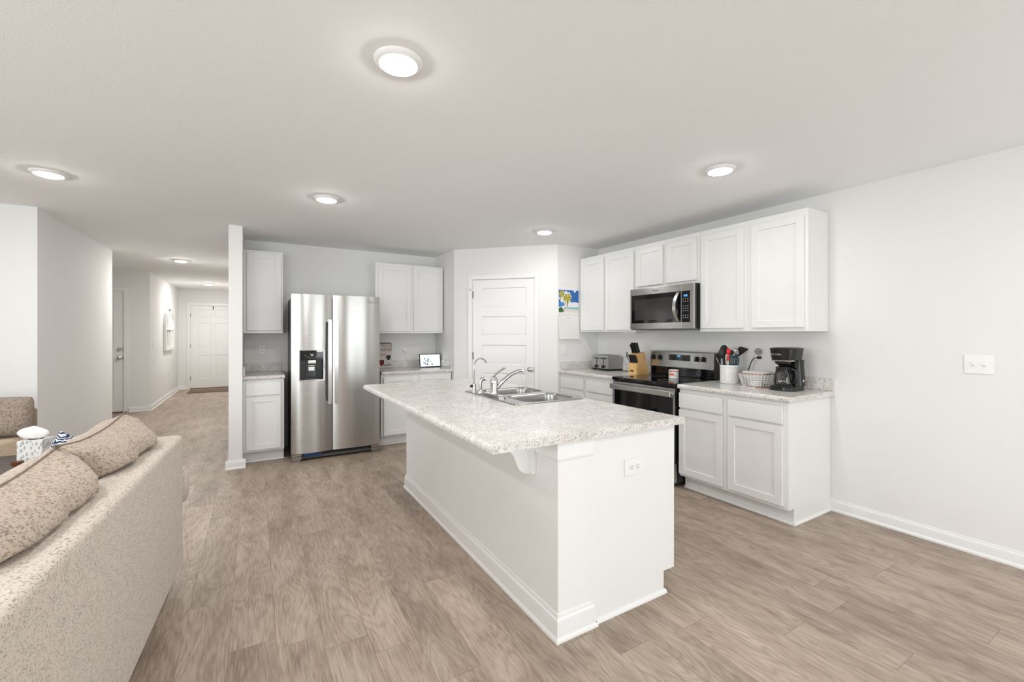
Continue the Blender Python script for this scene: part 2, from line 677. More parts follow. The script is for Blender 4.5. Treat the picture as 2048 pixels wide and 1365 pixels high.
def window(name, x0, x1, z0, z1, splits, loc=None, rz=0.0):
    r = sroot(name, loc or ((x0 + x1) / 2, REAR - 0.06, z0), rz)
    w, h = (x1 - x0) / 2, z1 - z0
    f = MB().box((-w, -0.03, 0), (w, 0.03, 0.06)).box((-w, -0.03, h - 0.06), (w, 0.03, h))
    f.box((-w, -0.03, 0), (-w + 0.06, 0.03, h)).box((w - 0.06, -0.03, 0), (w, 0.03, h))
    for sx in splits:
        f.box((sx - 0.04, -0.028, 0.06), (sx + 0.04, 0.028, h - 0.06))
    obj('window_frame', f, TRIM, r)
    obj('pane', MB().box((-w + 0.06, -0.003, 0.06), (w - 0.06, 0.003, h - 0.06)), PANE, r)


window('window_1', 1.4, 3.3, 0.0, 2.05, [0.0])
window('added_window_2', -3.8, -0.6, 0.6, 2.1, [-0.53, 0.53])  # unseen rear window, added to bring in more daylight
window('added_window_3', -0.2, 3.0, 0.6, 2.1, [-0.53, 0.53], (-5.05, 1.4, 0.6), PI / 2)  # unseen left window, added to lift the room's brightness

# ------------------------------------------------------------------ baseboards
BB = [(0, 0), (-0.026, 0), (-0.026, 0.012), (-0.015, 0.022), (-0.015, 0.062), (-0.012, 0.074), (-0.006, 0.078), (-0.005, 0.088), (0, 0.09)]


def baseboard(name, p0, p1, nx, ny):
    p0, p1 = Vector(p0), Vector(p1)
    nrm = Vector((nx, ny))          # towards the wall
    loops = []
    for p in (p0, p1):
        loops.append([(p.x + nrm.x * a, p.y + nrm.y * a, z) for a, z in BB])
    return struct(name, MB().loft(loops), TRIM, 25)


baseboard('baseboard_right', (XR, 1.615), (XR, REAR), 1, 0)
baseboard('baseboard_stub_front', (-0.103 + 0.026, 5.136), (-0.222 - 0.026, 5.136), 0, 1)
baseboard('baseboard_stub_hall', (-0.222, 5.136), (-0.222, 13.045), 1, 0)
baseboard('baseboard_hall_door', (-1.86, 9.776), (-1.576 + 0.026, 9.776), 0, 1)
baseboard('baseboard_entry_left', (-1.576, 9.776), (-1.576, 13.045), -1, 0)
baseboard('baseboard_entry', (-1.576, 13.045), (-1.41, 13.045), 0, 1)
baseboard('baseboard_hall_left', (-1.60, 5.27), (-1.60, 7.54), -1, 0)
baseboard('baseboard_living', (-5.0, 5.27), (-1.60 + 0.026, 5.27), 0, 1)
# short skirting at the kitchen side of the stub wall end
baseboard('baseboard_stub_kitchen', (-0.103, 5.20), (-0.103, 5.136), -1, 0)


# ------------------------------------------------------------------ doors
def raised_panels(mb, w, h, panels, yf):
    """stiles and rails around sunken fields with a raised centre; front plane at yf, facing -y"""
    xs = sorted({p[0] for p in panels} | {p[1] for p in panels})
    mb.box((0, yf + 0.010, 0), (w, yf + 0.035, h))
    cols = sorted({(p[0], p[1]) for p in panels})
    edges = [0.0]
    for c in cols:
        edges += [c[0], c[1]]
    edges.append(w)
    for i in range(0, len(edges), 2):
        mb.box((edges[i], yf, 0), (edges[i + 1], yf + 0.012, h))
    for c in cols:
        zs = [0.0]
        for p in sorted([p for p in panels if (p[0], p[1]) == c], key=lambda q: q[2]):
            zs += [p[2], p[3]]
        zs.append(h)
        for i in range(0, len(zs), 2):
            mb.box((c[0], yf, zs[i]), (c[1], yf + 0.012, zs[i + 1]))
    for p in panels:
        a, b = 0.012, 0.034
        def R(k, y):
            return [(p[0] + k, y, p[2] + k), (p[1] - k, y, p[2] + k), (p[1] - k, y, p[3] - k), (p[0] + k, y, p[3] - k)]
        mb.loft([R(0, yf), R(a * 0.8, yf + 0.008), R(a, yf + 0.008), R(b, yf + 0.003)], False, True)
    return mb


def casing(parent, x0, x1, h, wd=0.057, floor=True):
    c = MB()
    for a, b in ((x0 - wd, x0), (x1, x1 + wd)):
        c.box((a, -0.016, 0), (b, -0.0005, h + wd), 0.003)
    c.box((x0, -0.016, h), (x1, -0.0005, h + wd), 0.003)
    c.box((x0, 0.0, 0), (x0 + 0.004, 0.09, h)).box((x1 - 0.004, 0.0, 0), (x1, 0.09, h)).box((x0, 0.0, h - 0.004), (x1, 0.09, h))
    return obj('casing', c, TRIM, parent)


def knob(parent, x, y, z):
    k = MB().lathe([(0.0001, 0), (0.032, 0), (0.032, 0.006), (0.026, 0.010), (0.013, 0.014), (0.012, 0.032), (0.022, 0.040),
                    (0.028, 0.052), (0.026, 0.064), (0.016, 0.071), (0.0001, 0.073)])
    k.apply(Matrix.Translation((x, y, z)) @ Matrix.Rotation(PI / 2, 4, 'X'))
    return obj('door_knob', k, NICKEL, parent, label='round satin nickel knob')


def hinge(parent, x, y, z):
    h = MB().cyl((x, y - 0.004, z - 0.045), (x, y - 0.004, z + 0.045), 0.006).box((x, y - 0.002, z - 0.045), (x + 0.015, y + 0.001, z + 0.045))
    return obj('hinge', h, HINGE, parent, label='dull nickel hinge')


d1 = sroot('door_1', PA, PR)
casing(d1, 0.254, 1.067, 2.043)
pans = [(0.115, 0.70, z, z + 0.245) for z in (0.235, 0.600, 0.955, 1.315, 1.675)]
obj('door_panel', raised_panels(MB(), 0.803, 2.025, pans, 0.0).apply(Matrix.Translation((0.259, 0.006, 0.012))), TRIM, d1)
knob(d1, 1.012, 0.006, 0.915)
obj('latch_plate', MB().box((1.0615, 0.0, 0.86), (1.0645, 0.004, 0.95)), SLOT, d1)
for z in (0.25, 1.07, 1.85):
    hinge(d1, 0.254, 0.0, z)
obj('door_stop', MB().cyl((0.250, -0.006, 1.90), (0.232, -0.03, 1.915), 0.004).ball((0.230, -0.033, 1.917), 0.008), NICKEL, d1)

d2 = sroot('door_2', (-1.345, 13.045, 0))
casing(d2, 0.0, 0.915, 2.045, 0.062)
p6 = []
for a, b in ((0.15, 0.42), (0.50, 0.77)):
    p6 += [(a, b, 0.24, 0.80), (a, b, 0.98, 1.60), (a, b, 1.73, 1.93)]
obj('door_panel', raised_panels(MB(), 0.905, 2.02, p6, 0.0).apply(Matrix.Translation((0.005, 0.012, 0.02))), TRIM, d2)
obj('threshold', MB().box((0.0, -0.02, 0), (0.915, 0.06, 0.018)), BROWNWOOD, d2)
for z in (0.27, 1.05, 1.80):
    hinge(d2, -0.002, -0.004, z)
knob(d2, 0.84, 0.012, 0.93)
obj('door_contact', MB().box((0.455, 0.0, 1.945), (0.475, 0.011, 2.03), 0.003), SLOT, d2, label='small black sensor at the top edge')

d3 = sroot('door_3', (-2.745, 9.776, 0))
casing(d3, 0.0, 0.82, 2.08, 0.057)
obj('door_panel', raised_panels(MB(), 0.81, 2.05, [(0.13, 0.36, 0.24, 0.92), (0.45, 0.68, 0.24, 0.92), (0.13, 0.36, 1.08, 1.92), (0.45, 0.68, 1.08, 1.92)], 0.0)
    .apply(Matrix.Translation((0.005, 0.012, 0.022))), TRIM, d3)
obj('threshold', MB().box((0.0, -0.02, 0), (0.82, 0.06, 0.02)), BROWNWOOD, d3)
knob(d3, 0.762, 0.012, 0.942)
obj('deadbolt', MB().cyl((0.762, 0.012, 1.085), (0.762, -0.010, 1.085), 0.032, 0.028, bev=0.003), NICKEL, d3)
obj('strike_plate', MB().box((0.803, 0.002, 0.90), (0.812, 0.012, 0.98)).box((0.803, 0.002, 1.05), (0.812, 0.012, 1.12)), NICKEL, d3)


# ------------------------------------------------------------------ ceiling lights
def make_light(lens_mat):
    t = thing('ceiling_light', '', 'ceiling light', group='flush round ceiling lights')
    ring = MB().lathe([(0.0725, -0.012), (0.074, -0.0165), (0.080, -0.0160), (0.092, -0.008), (0.0955, 0.0), (0.0001, 0.0)], seg=48)
    obj('trim_ring', ring, TRIM, t)
    lens = MB().lathe([(0.0724, -0.012), (0.071, -0.018), (0.055, -0.0235), (0.025, -0.0265), (0.0001, -0.027)], seg=48)
    obj('lens', lens, lens_mat, t, label='glowing white lens')
    return t


LIGHTS = [((0.493, 1.713), 'lit round ceiling light nearest the camera, above the near end of the island'),
          ((-1.192, 4.108), 'lit round ceiling light at the left, above the seating'),
          ((0.497, 3.743), 'lit round ceiling light in front of the refrigerator'),
          ((2.643, 1.753), 'lit round ceiling light in front of the range wall, nearer of the right pair'),
          ((2.644, 3.767), 'lit round ceiling light in front of the pantry door'),
          ((-0.934, 8.008), 'lit round hallway ceiling light, nearer of the two in the hall'),
          ((-0.860, 11.476), 'lit round hallway ceiling light just inside the front door'),
          ((0.493, -0.32), 'added unseen round ceiling light behind the viewpoint in line with the island'),  # this lamp and those below are out of view, added to brighten the room
          ((2.643, -0.32), 'added unseen round ceiling light behind the viewpoint near the right wall'),
          ((-1.192, 1.95), 'added unseen round ceiling light over the sofa, left of the picture'),
          ((-1.192, -0.32), 'added unseen round ceiling light behind the viewpoint, left of the island line'),
          ((-3.2, 1.95), 'added unseen round ceiling light in the middle of the living area')]
L0, L1, L2 = make_light(LAMPWHITE), make_light(HALLWHITE), make_light(RANGEWHITE)
used = set()
for i, ((x, y), lb) in enumerate(LIGHTS):
    src = L1 if 'hallway' in lb else L2 if 'range wall' in lb or 'pantry' in lb else L0
    if src.name not in used:
        used.add(src.name)
        src.location = (x, y, H - 0.0005)
        src['label'] = lb
    else:
        dup(src, (x, y, H - 0.0005), None, lb)


# ------------------------------------------------------------------ cabinets
def shaker(w, h, rail=0.055):
    m = MB()
    t0, t1 = -0.020, -0.001
    m.box((0, t0, 0), (rail, t1, h), 0.0015, 1).box((w - rail, t0, 0), (w, t1, h), 0.0015, 1)
    m.box((rail, t0, 0), (w - rail, t1, rail), 0.0015, 1).box((rail, t0, h - rail), (w - rail, t1, h), 0.0015, 1)
    m.box((rail - 0.002, t0 + 0.008, rail - 0.002), (w - rail + 0.002, t1 - 0.002, h - rail + 0.002))
    return m


def cabinet(label, loc, rz, w, d, z0, z1, doors, drawers=(), base=False, group=None, end=None, name='wall_cabinet'):
    t = thing(name, label, 'cabinet', loc, rz, group)
    b = MB()
    b.box((0, 0, z0), (w, 0.019, z1), 0.001, 1)
    b.box((0, 0.0191, z0), (w, d, z1))
    obj('body', b, WHITE, t)
    for x0, x1, a, c in doors:
        obj('door', shaker(x1 - x0, c - a).apply(Matrix.Translation((x0, 0, a))), WHITE, t)
    for x0, x1, a, c in drawers:
        obj('drawer', MB().box((x0, -0.020, a), (x1, -0.001, c), 0.003, 2), WHITE, t)
    if base:
        obj('toe_kick', MB().box((0, 0.075, 0.0), (w, d, z0 - 0.0005)), WHITE, t)
        s = MB().prism([(0.0745, 0), (0.060, 0), (0.061, 0.008), (0.066, 0.014), (0.0745, 0.018)], 'x', 0.0, w + (0.012 if end else 0))
        if end:
            s.prism([(w + 0.0005, 0), (w + 0.014, 0), (w + 0.013, 0.008), (w + 0.008, 0.014), (w + 0.0005, 0.018)], 'y', 0.062, d)
        obj('shoe_molding', s, TRIM, t)
    return t


def dd(y0, y1, top):   # door edges measured along the range wall -> local x
    return top - y0, top - y1


G1 = 'white wall cabinets above the range counter'
T = 4.214
cabinet('white two-door wall cabinet above the toaster, next to the calendar', (3.504, T, 0), RX, T - 3.296, 0.304, 1.372, 2.286,
        [(*dd(4.182, 3.776, T), 1.395, 2.242), (*dd(3.741, 3.318, T), 1.395, 2.242)], group=G1)
T = 3.295
cabinet('short white two-door wall cabinet directly above the microwave', (3.504, T, 0), RX, T - 2.521, 0.304, 1.818, 2.286,
        [(*dd(3.276, 2.931, T), 1.850, 2.242), (*dd(2.886, 2.550, T), 1.850, 2.242)], group=G1)
T = 2.520
cabinet('white two-door wall cabinet above the coffee maker, at the end of the row', (3.504, T, 0), RX, T - 1.621, 0.304, 1.372, 2.286,
        [(*dd(2.500, 2.104, T), 1.402, 2.238), (*dd(2.035, 1.644, T), 1.402, 2.238)], group=G1)
T = 2.504
cabinet('white base cabinet with two drawers and two doors right of the range', (3.20, T, 0), RX, T - 1.606, 0.608, 0.115, 0.8755,
        [(*dd(2.499, 2.096, T), 0.137, 0.694), (*dd(2.045, 1.639, T), 0.140, 0.700)],
        [(*dd(2.499, 2.096, T), 0.713, 0.842), (*dd(2.045, 1.639, T), 0.716, 0.844)], True, end=True, name='base_cabinet')
T = 4.216
cabinet('white base cabinet with two drawers left of the range, below the toaster', (3.20, T, 0), RX, T - 3.283, 0.608, 0.115, 0.8755,
        [(*dd(4.200, 3.778, T), 0.137, 0.694), (*dd(3.727, 3.310, T), 0.137, 0.694)],
        [(*dd(4.200, 3.778, T), 0.713, 0.838), (*dd(3.727, 3.310, T), 0.713, 0.838)], True, name='base_cabinet')
# refrigerator wall
cabinet('single-door white wall cabinet left of the refrigerator', (-0.102, 5.545, 0), 0, 0.379, 0.324, 1.360, 2.272,
        [(0.030, 0.362, 1.388, 2.243)])
cabinet('white two-door wall cabinet right of the refrigerator', (1.304, 5.545, 0), 0, 0.904, 0.324, 1.360, 2.252,
        [(0.034, 0.450, 1.384, 2.218), (0.491, 0.884, 1.384, 2.228)])
cabinet('narrow white base cabinet with one drawer left of the refrigerator', (-0.102, 5.26, 0), 0, 0.376, 0.608, 0.115, 0.872,
        [(0.027, 0.345, 0.138, 0.690)], [(0.027, 0.345, 0.707, 0.840)], True, name='base_cabinet')
cabinet('white two-door base cabinet right of the refrigerator', (1.300, 5.26, 0), 0, 0.908, 0.608, 0.115, 0.858,
        [(0.034, 0.448, 0.126, 0.826), (0.492, 0.890, 0.126, 0.826)], (), True, name='base_cabinet')


def counter(label, loc, rz, w, d, zt, th=0.038, splash=True, side=None):
    """front edge at local y = -0.035, rolled; back against the wall at y = d"""
    t = thing('countertop', label, 'countertop', loc, rz)
    zb, yf = zt - th, -0.035
    pr = [(d, zb), (yf + 0.012, zb), (yf + 0.002, zb + 0.004), (yf, zb + 0.012), (yf, zt - 0.014), (yf + 0.004, zt - 0.005), (yf + 0.012, zt - 0.0005), (yf + 0.02, zt), (d, zt)]
    obj('top', MB().prism(pr, 'x', 0, w), LAMINATE, t, 50)
    s = MB()
    if splash:
        s.box((0, d - 0.019, zt + 0.0003), (w, d - 0.0005, zt + 0.096), 0.003)
    if side == 'left':
        s.box((0.0005, yf + 0.02, zt + 0.0003), (0.019, d - 0.019, zt + 0.096), 0.003)
    if side == 'right':
        s.box((w - 0.019, yf + 0.02, zt + 0.0003), (w - 0.0005, d - 0.019, zt + 0.096), 0.003)
    obj('backsplash', s, LAMINATE, t)
    return t


counter('grey speckled countertop right of the range, under the coffee maker', (3.20, 2.504, 0), RX, 2.504 - 1.582, 0.6095, 0.914)
counter('grey speckled countertop left of the range, under the toaster', (3.20, 4.2195, 0), RX, 4.2195 - 3.283, 0.6095, 0.914, side='left')
counter('short grey speckled countertop between the stub wall and refrigerator', (-0.1025, 5.26, 0), 0, 0.382, 0.6095, 0.912, side='left')
counter('grey speckled countertop holding the tablet, right of the refrigerator', (1.300, 5.26, 0), 0, 0.920, 0.6095, 0.897, side='right')

# ------------------------------------------------------------------ island
isl = thing('kitchen_island', 'white kitchen island base with half wall and end panel', 'kitchen island', (1.15, 1.535, 0))
IL = 3.752 - 1.535
obj('half_wall', MB().box((0, 0, 0), (0.195, IL, 0.8735), 0.003), WALL, isl)
cb = MB().box((0.196, 0.015, 0.112), (0.750, IL, 0.70)).box((0.196, 0.015, 0.70), (0.750, 0.70, 0.8735)).box((0.196, 1.50, 0.70), (0.750, IL, 0.8735)).box((0.738, 0.70, 0.70), (0.750, 1.50, 0.8735)).box((0.196, 0.70, 0.70), (0.206, 1.50, 0.8735)).box((0.196, 0.015, 0), (0.690, IL, 0.112))
obj('cabinet_body', cb, WHITE, isl)
ep = MB().prism([(0.196, 0), (0.690, 0), (0.690, 0.112), (0.752, 0.112), (0.752, 0.8735), (0.196, 0.8735)], 'y', 0.004, 0.0148)
obj('end_panel', ep, WHITE, isl)
obj('face_frame', MB().box((0.7525, 0.004, 0.112), (0.772, IL, 0.8735), 0.001, 1), WHITE, isl)
for k in range(4):
    y0 = 0.03 + k * 0.547
    f = shaker(0.50, 0.56).apply(Matrix.Translation((0.772, y0, 0.135)) @ Matrix.Rotation(PI / 2, 4, 'Z'))
    obj('door', f, WHITE, isl)
    obj('drawer', MB().box((0.773, y0, 0.715), (0.792, y0 + 0.50, 0.845), 0.003), WHITE, isl)


def skirt(mb, p0, p1, prof):
    p0, p1 = Vector(p0), Vector(p1)
    return mb


BBI = [(0.0, 0), (0.022, 0), (0.021, 0.010), (0.013, 0.020), (0.013, 0.078), (0.011, 0.092), (0.005, 0.098), (0.004, 0.115), (0.0, 0.118)]
bb = MB()
loops = []
for (cx, cy, dx, dy) in ((0.0, IL, -1, 1), (0.0, 0.0, -1, -1), (0.195, 0.0, 1, -1)):
    loops.append([(cx + dx * (a + 0.0005), cy + dy * (a + 0.0005), z) for a, z in BBI])
bb.loft(loops)
obj('baseboard', bb, TRIM, isl, 25)
sm = MB().prism([(0.0035, 0), (-0.010, 0), (-0.009, 0.010), (-0.004, 0.017), (0.0035, 0.020)], 'x', 0.22, 0.700)
obj('shoe_molding', sm, TRIM, isl)
cap = MB()
CPI = [(0.0, 0.788), (0.002, 0.788), (0.006, 0.797), (0.0065, 0.802), (0.0065, 0.8735), (0.0, 0.8735)]
loops = []
for (cx, cy, dx, dy) in ((0.0, IL, -1, 1), (0.0, 0.0, -1, -1), (0.195, 0.0, 1, -1)):
    loops.append([(cx + dx * (a + 0.0005), cy + dy * (a + 0.0005), z) for a, z in CPI])
cap.loft(loops)
obj('cap_trim', cap, TRIM, isl, 25)
cor = MB().prism([(-0.0125, 0.873), (-0.200, 0.873), (-0.195, 0.855), (-0.172, 0.838), (-0.140, 0.815), (-0.112, 0.780), (-0.098, 0.742),
                  (-0.082, 0.712), (-0.060, 0.695), (-0.035, 0.690), (-0.0125, 0.690)], 'y', 0.188, 0.232)
cor.box((-0.026, 0.172, 0.688), (-0.0005, 0.248, 0.7875), 0.002).box((-0.026, 0.172, 0.7875), (-0.0072, 0.248, 0.8735))
obj('corbel', cor, TRIM, isl, 30)

ict = thing('island_countertop', 'pale speckled laminate island countertop with rolled edges and a sink cut-out', 'countertop', (0.80, 1.505, 0))
zt, zb, ID, IW = 0.914, 0.876, 3.838 - 1.505, 1.16
def roll(x0, sgn, xi):
    return [(xi, zb), (x0 + sgn * 0.012, zb), (x0 + sgn * 0.002, zb + 0.004), (x0, zb + 0.012), (x0, zt - 0.015), (x0 + sgn * 0.004, zt - 0.006),
            (x0 + sgn * 0.012, zt - 0.001), (x0 + sgn * 0.022, zt), (xi, zt)]
top = MB().prism(roll(0, 1, 0.60), 'y', 0, ID).prism(roll(IW, -1, 1.085), 'y', 0, ID)
top.box((0.60, 0, zb), (1.085, 0.772, zt)).box((0.60, 1.478, zb), (1.085, ID, zt))
obj('top', top, LAMINATE, ict, 50)

# ------------------------------------------------------------------ sink and taps
sk = thing('kitchen_sink', 'double-bowl stainless steel sink set in the island', 'sink', (1.368, 2.250, 0.9143))
SX, SY = 0.545, 0.765
bowls = [(0.105, 0.515, 0.035, 0.350), (0.105, 0.515, 0.415, 0.730)]
deck = bmesh.new()
def ring(pts):
    vs = [deck.verts.new(p) for p in pts]
    for i in range(len(vs)):
        deck.edges.new((vs[i], vs[(i + 1) % len(vs)]))
ring(rrect(0.006, SX - 0.006, 0.006, SY - 0.006, 0.02, 0.006))
for b in bowls:
    ring(rrect(b[0], b[1], b[2], b[3], 0.07, 0.006))
bmesh.ops.triangle_fill(deck, use_beauty=True, edges=deck.edges[:])
dm = MB()._merge(deck)
dm.loft([rrect(0, SX, 0, SY, 0.022, 0.0), rrect(0.002, SX - 0.002, 0.002, SY - 0.002, 0.022, 0.004), rrect(0.006, SX - 0.006, 0.006, SY - 0.006, 0.02, 0.006)], False, False)
bmesh.ops.remove_doubles(dm.bm, verts=dm.bm.verts[:], dist=1e-5)
obj('deck', dm, SINKSTEEL, sk, 30)
for b in bowls:
    L = []
    for k, z, r in ((0, 0.006, 0.07), (0.006, 0.0, 0.068), (0.010, -0.01, 0.066), (0.022, -0.15, 0.06), (0.04, -0.172, 0.055), (0.075, -0.178, 0.045)):
        L.append(rrect(b[0] + k, b[1] - k, b[2] + k, b[3] - k, r, z))
    bw = obj('bowl', MB().loft(L, False, True), SINKSTEEL, sk, 40)
    cx, cy = (b[0] + b[1]) / 2, (b[2] + b[3]) / 2
    obj('drain', MB().lathe([(0.0001, -0.1745), (0.028, -0.1745), (0.040, -0.173), (0.044, -0.1765), (0.0001, -0.1768)], (cx, cy, 0)), CHROME, bw)

ZD = 0.9208
fa = thing('kitchen_faucet', 'chrome single-lever faucet on the island sink', 'faucet', (1.426, 2.640, ZD))
fb = MB().loft([rrect(-0.028, 0.028, -0.135, 0.135, 0.027, 0.0), rrect(-0.028, 0.028, -0.135, 0.135, 0.027, 0.008), rrect(-0.022, 0.022, -0.128, 0.128, 0.021, 0.014)])
obj('base_plate', fb, CHROME, fa)
obj('body', MB().lathe([(0.0001, 0.0145), (0.030, 0.0145), (0.027, 0.025), (0.0265, 0.09), (0.028, 0.095), (0.026, 0.115), (0.017, 0.134), (0.0001, 0.140)]), CHROME, fa)
obj('lever', MB().tube([(0.0, 0, 0.135), (0.012, 0, 0.148), (0.035, 0, 0.165), (0.062, 0, 0.180), (0.082, 0.0, 0.190)], [0.011, 0.009, 0.008, 0.009, 0.011], 12, flat=0.7)
    .ball((0.083, 0, 0.190), (0.012, 0.012, 0.008)), CHROME, fa)
sp = []
for k in range(15):
    u = k / 14
    sp.append((0.015 + 0.205 * u, -0.03 * u, 0.045 + 0.125 * math.sin(u * PI * 0.52) ** 0.9))
obj('spout', MB().tube(sp, [0.014 - 0.003 * k / 14 for k in range(15)], 14).cyl((0.220, -0.030, 0.176), (0.224, -0.030, 0.150), 0.013, bev=0.002), CHROME, fa)

sy = thing('sink_sprayer', 'small chrome side sprayer between the filter tap and faucet', 'sprayer', (1.424, 2.845, ZD))
obj('holder', MB().lathe([(0.0001, 0), (0.023, 0), (0.022, 0.010), (0.016, 0.016), (0.013, 0.03), (0.0001, 0.03)]), CHROME, sy)
obj('spray_head', MB().tube([(0, 0, 0.028), (0, 0, 0.05), (0.001, 0, 0.075), (0.006, 0, 0.092), (0.02, -0.004, 0.103), (0.036, -0.008, 0.098)],
                            [0.011, 0.013, 0.0125, 0.014, 0.017, 0.014], 14), CHROME, sy)

ft = thing('filter_tap', 'slim chrome gooseneck drinking water tap at the far corner of the sink', 'tap', (1.400, 2.898, ZD))
obj('base', MB().lathe([(0.0001, 0), (0.020, 0), (0.019, 0.008), (0.014, 0.012), (0.014, 0.062), (0.010, 0.066), (0.0001, 0.068)]), CHROME, ft)
gp = [(0, 0, 0.06 + 0.13 * k / 4) for k in range(5)]
for k in range(1, 13):
    a = PI - k * PI * 0.86 / 12
    gp.append((0.052 + 0.052 * math.cos(a), -0.004 * k / 12, 0.19 + 0.058 * math.sin(a)))
obj('gooseneck', MB().tube(gp, 0.0048, 10), CHROME, ft)
obj('handle', MB().cyl((0, 0.0, 0.045), (-0.030, 0.006, 0.045), 0.008, 0.010, 14), BLACK, ft, label='black turn knob')


# ------------------------------------------------------------------ outlets and switches
def plate(t, w, h, y=0.0):
    obj('cover_plate', MB().box((-w / 2, y - 0.006, -h / 2), (w / 2, y - 0.0003, h / 2), 0.003), PLASTIC, t)


def sockets(t, spots, horiz=False):
    for (x, z) in spots:
        s = obj('socket', MB().box((x - 0.017, -0.0085, z - 0.014), (x + 0.017, -0.0055, z + 0.014), 0.0015), PLASTIC, t)
        sl = MB()
        for dx in (-0.0065, 0.0065):
            if horiz:
                sl.box((x - 0.004 + 0.004, -0.0095, z + dx - 0.0012), (x + 0.008, -0.0084, z + dx + 0.0012))
            else:
                sl.box((x + dx - 0.0012, -0.0095, z - 0.001), (x + dx + 0.0012, -0.0084, z + 0.008))
        if horiz:
            sl.box((x - 0.010, -0.0095, z - 0.002), (x - 0.006, -0.0084, z + 0.002))
        else:
            sl.box((x - 0.002, -0.0095, z - 0.010), (x + 0.002, -0.0084, z - 0.006))
        obj('slots', sl, SLOT, s)


def outlet(label, loc, rz):
    t = thing('wall_outlet', label, 'outlet', loc, rz)
    plate(t, 0.072, 0.117)
    sockets(t, [(0, 0.021), (0, -0.021)])
    return t


outlet('white wall outlet above the short counter left of the refrigerator', (0.076, YB, 1.165), 0)
outlet('white wall outlet with a white plug in it, above the tablet', (1.764, YB, 1.152), 0)
outlet('white wall outlet behind the wire basket, with a grey plug-in and a black cord', (XR, 2.140, 1.166), RX)
outlet('small white outlet low on the entry wall beneath the arched wall art', (-1.576, 11.68, 0.46), PI / 2)
t = thing('wall_outlet', 'white sideways outlet on the end panel of the island', 'outlet', (1.618, 1.539, 0.694))
plate(t, 0.125, 0.082)
sockets(t, [(-0.021, 0), (0.021, 0)], True)


def switch(label, loc, rz, w, n):
    t = thing('light_switch', label, 'light switch', loc, rz)
    plate(t, w, 0.118)
    for k in range(n):
        x = (k - (n - 1) / 2) * 0.046
        tg = MB().prism([(-0.0055, -0.012), (-0.0055, 0.012), (-0.008, 0.011), (-0.018, -0.003), (-0.016, -0.008), (-0.008, -0.011)], 'x', x - 0.005, x + 0.005)
        obj('toggle', tg, PLASTIC, t)
        for zz in (0.03, -0.03):
            obj('screw', MB().cyl((x, -0.0055, zz), (x, -0.0072, zz), 0.003, seg=10), PLASTIC, t)
    return t


switch('white double light switch alone on the right wall', (XR, 0.812, 1.166), RX, 0.130, 2)
switch('white single light switch under the calendar', (3.256, 4.2205, 1.157), 0, 0.078, 1)
switch('white single light switch on the entry wall near the hall corner', (-1.576, 10.05, 1.15), PI / 2, 0.075, 1)

pg = thing('plug_in_freshener', 'grey ribbed plug-in device in the top socket behind the basket', 'plug-in', (XR - 0.0098, 2.140, 1.190), RX)
obj('shell', MB().ball((-0.004, -0.026, 0.008), (0.026, 0.024, 0.028)), plain('smoky_grey_plastic', (0.22, 0.21, 0.20, 1), 0.15), pg)
for k in range(4):
    obj('rib', MB().tube([(-0.004 + 0.0275 * math.cos(a) * math.cos(-0.6 + 0.4 * k), -0.026 - 0.026 * math.cos(-0.6 + 0.4 * k) * abs(math.sin(a)), 0.008 + 0.029 * math.sin(-0.6 + 0.4 * k))
                          for a in [PI + PI * j / 12 for j in range(13)]], 0.0022, 6), PRINT, pg)
cord = MB().box((-0.013, -0.030, -0.012), (0.013, -0.0002, 0.012), 0.004).apply(Matrix.Translation((0.0, 0, 0)))
cd = thing('power_cord', 'black power cord plugged in behind the wire basket', 'power cord', (XR - 0.0098, 2.140, 1.145), RX)
obj('plug', cord, BLACK, cd)
obj('cable', MB().tube([(-0.004, -0.028, 0), (-0.028, -0.042, -0.004), (-0.048, -0.050, -0.035), (-0.066, -0.055, -0.09), (-0.078, -0.055, -0.15), (-0.066, -0.05, -0.20), (-0.03, -0.045, -0.224),
                        (0.06, -0.045, -0.2265), (0.22, -0.045, -0.2265), (0.30, -0.048, -0.2265)], 0.0042, 8), BLACK, cd)

# ------------------------------------------------------------------ refrigerator
FW = 0.909
fr = thing('refrigerator', 'stainless steel side-by-side refrigerator with a water dispenser', 'refrigerator', (0.329, 5.035, 0))
obj('body', MB().box((0.012, 0.074, 0.03), (FW - 0.012, 0.76, 1.745), 0.006), DARKGREY, fr)


def fridge_door(x0, x1):
    pts = []
    for k in range(17):
        u = k / 16
        pts.append((x0 + (x1 - x0) * u, 0.020 - 0.020 * (1 - abs(2 * u - 1) ** 2.6)))
    pts += [(x1, 0.070), (x0, 0.070)]
    return MB().prism(pts, 'z', 0.088, 1.772)


fl = cut(fridge_door(0.0, 0.3965), MB().box((0.083, -0.05, 0.866), (0.307, 0.055, 1.075)))
ld = obj('freezer_door', fl, STEEL, fr, 20)
rd = obj('fridge_door', fridge_door(0.4055, FW), STEEL, fr, 20)


def fridge_handle(x0, x1, par):
    h = MB()
    pr = []
    n = 14
    for k in range(n + 1):
        u = k / n
        y = -0.052 - 0.010 * math.sin(PI * u)
        pr.append([(x0, y, 0.600 + 0.905 * u), (x1, y, 0.600 + 0.905 * u), (x1, y + 0.012, 0.600 + 0.905 * u), (x0, y + 0.012, 0.600 + 0.905 * u)])
    h.loft(pr)
    for z in (0.612, 1.493):
        h.box((x0 + 0.006, -0.048, z - 0.011), (x1 - 0.006, 0.016, z + 0.011), 0.003)
    obj('handle', h, plain('satin_steel_handle', (0.72, 0.715, 0.70, 1), 0.28, 1.0), par)


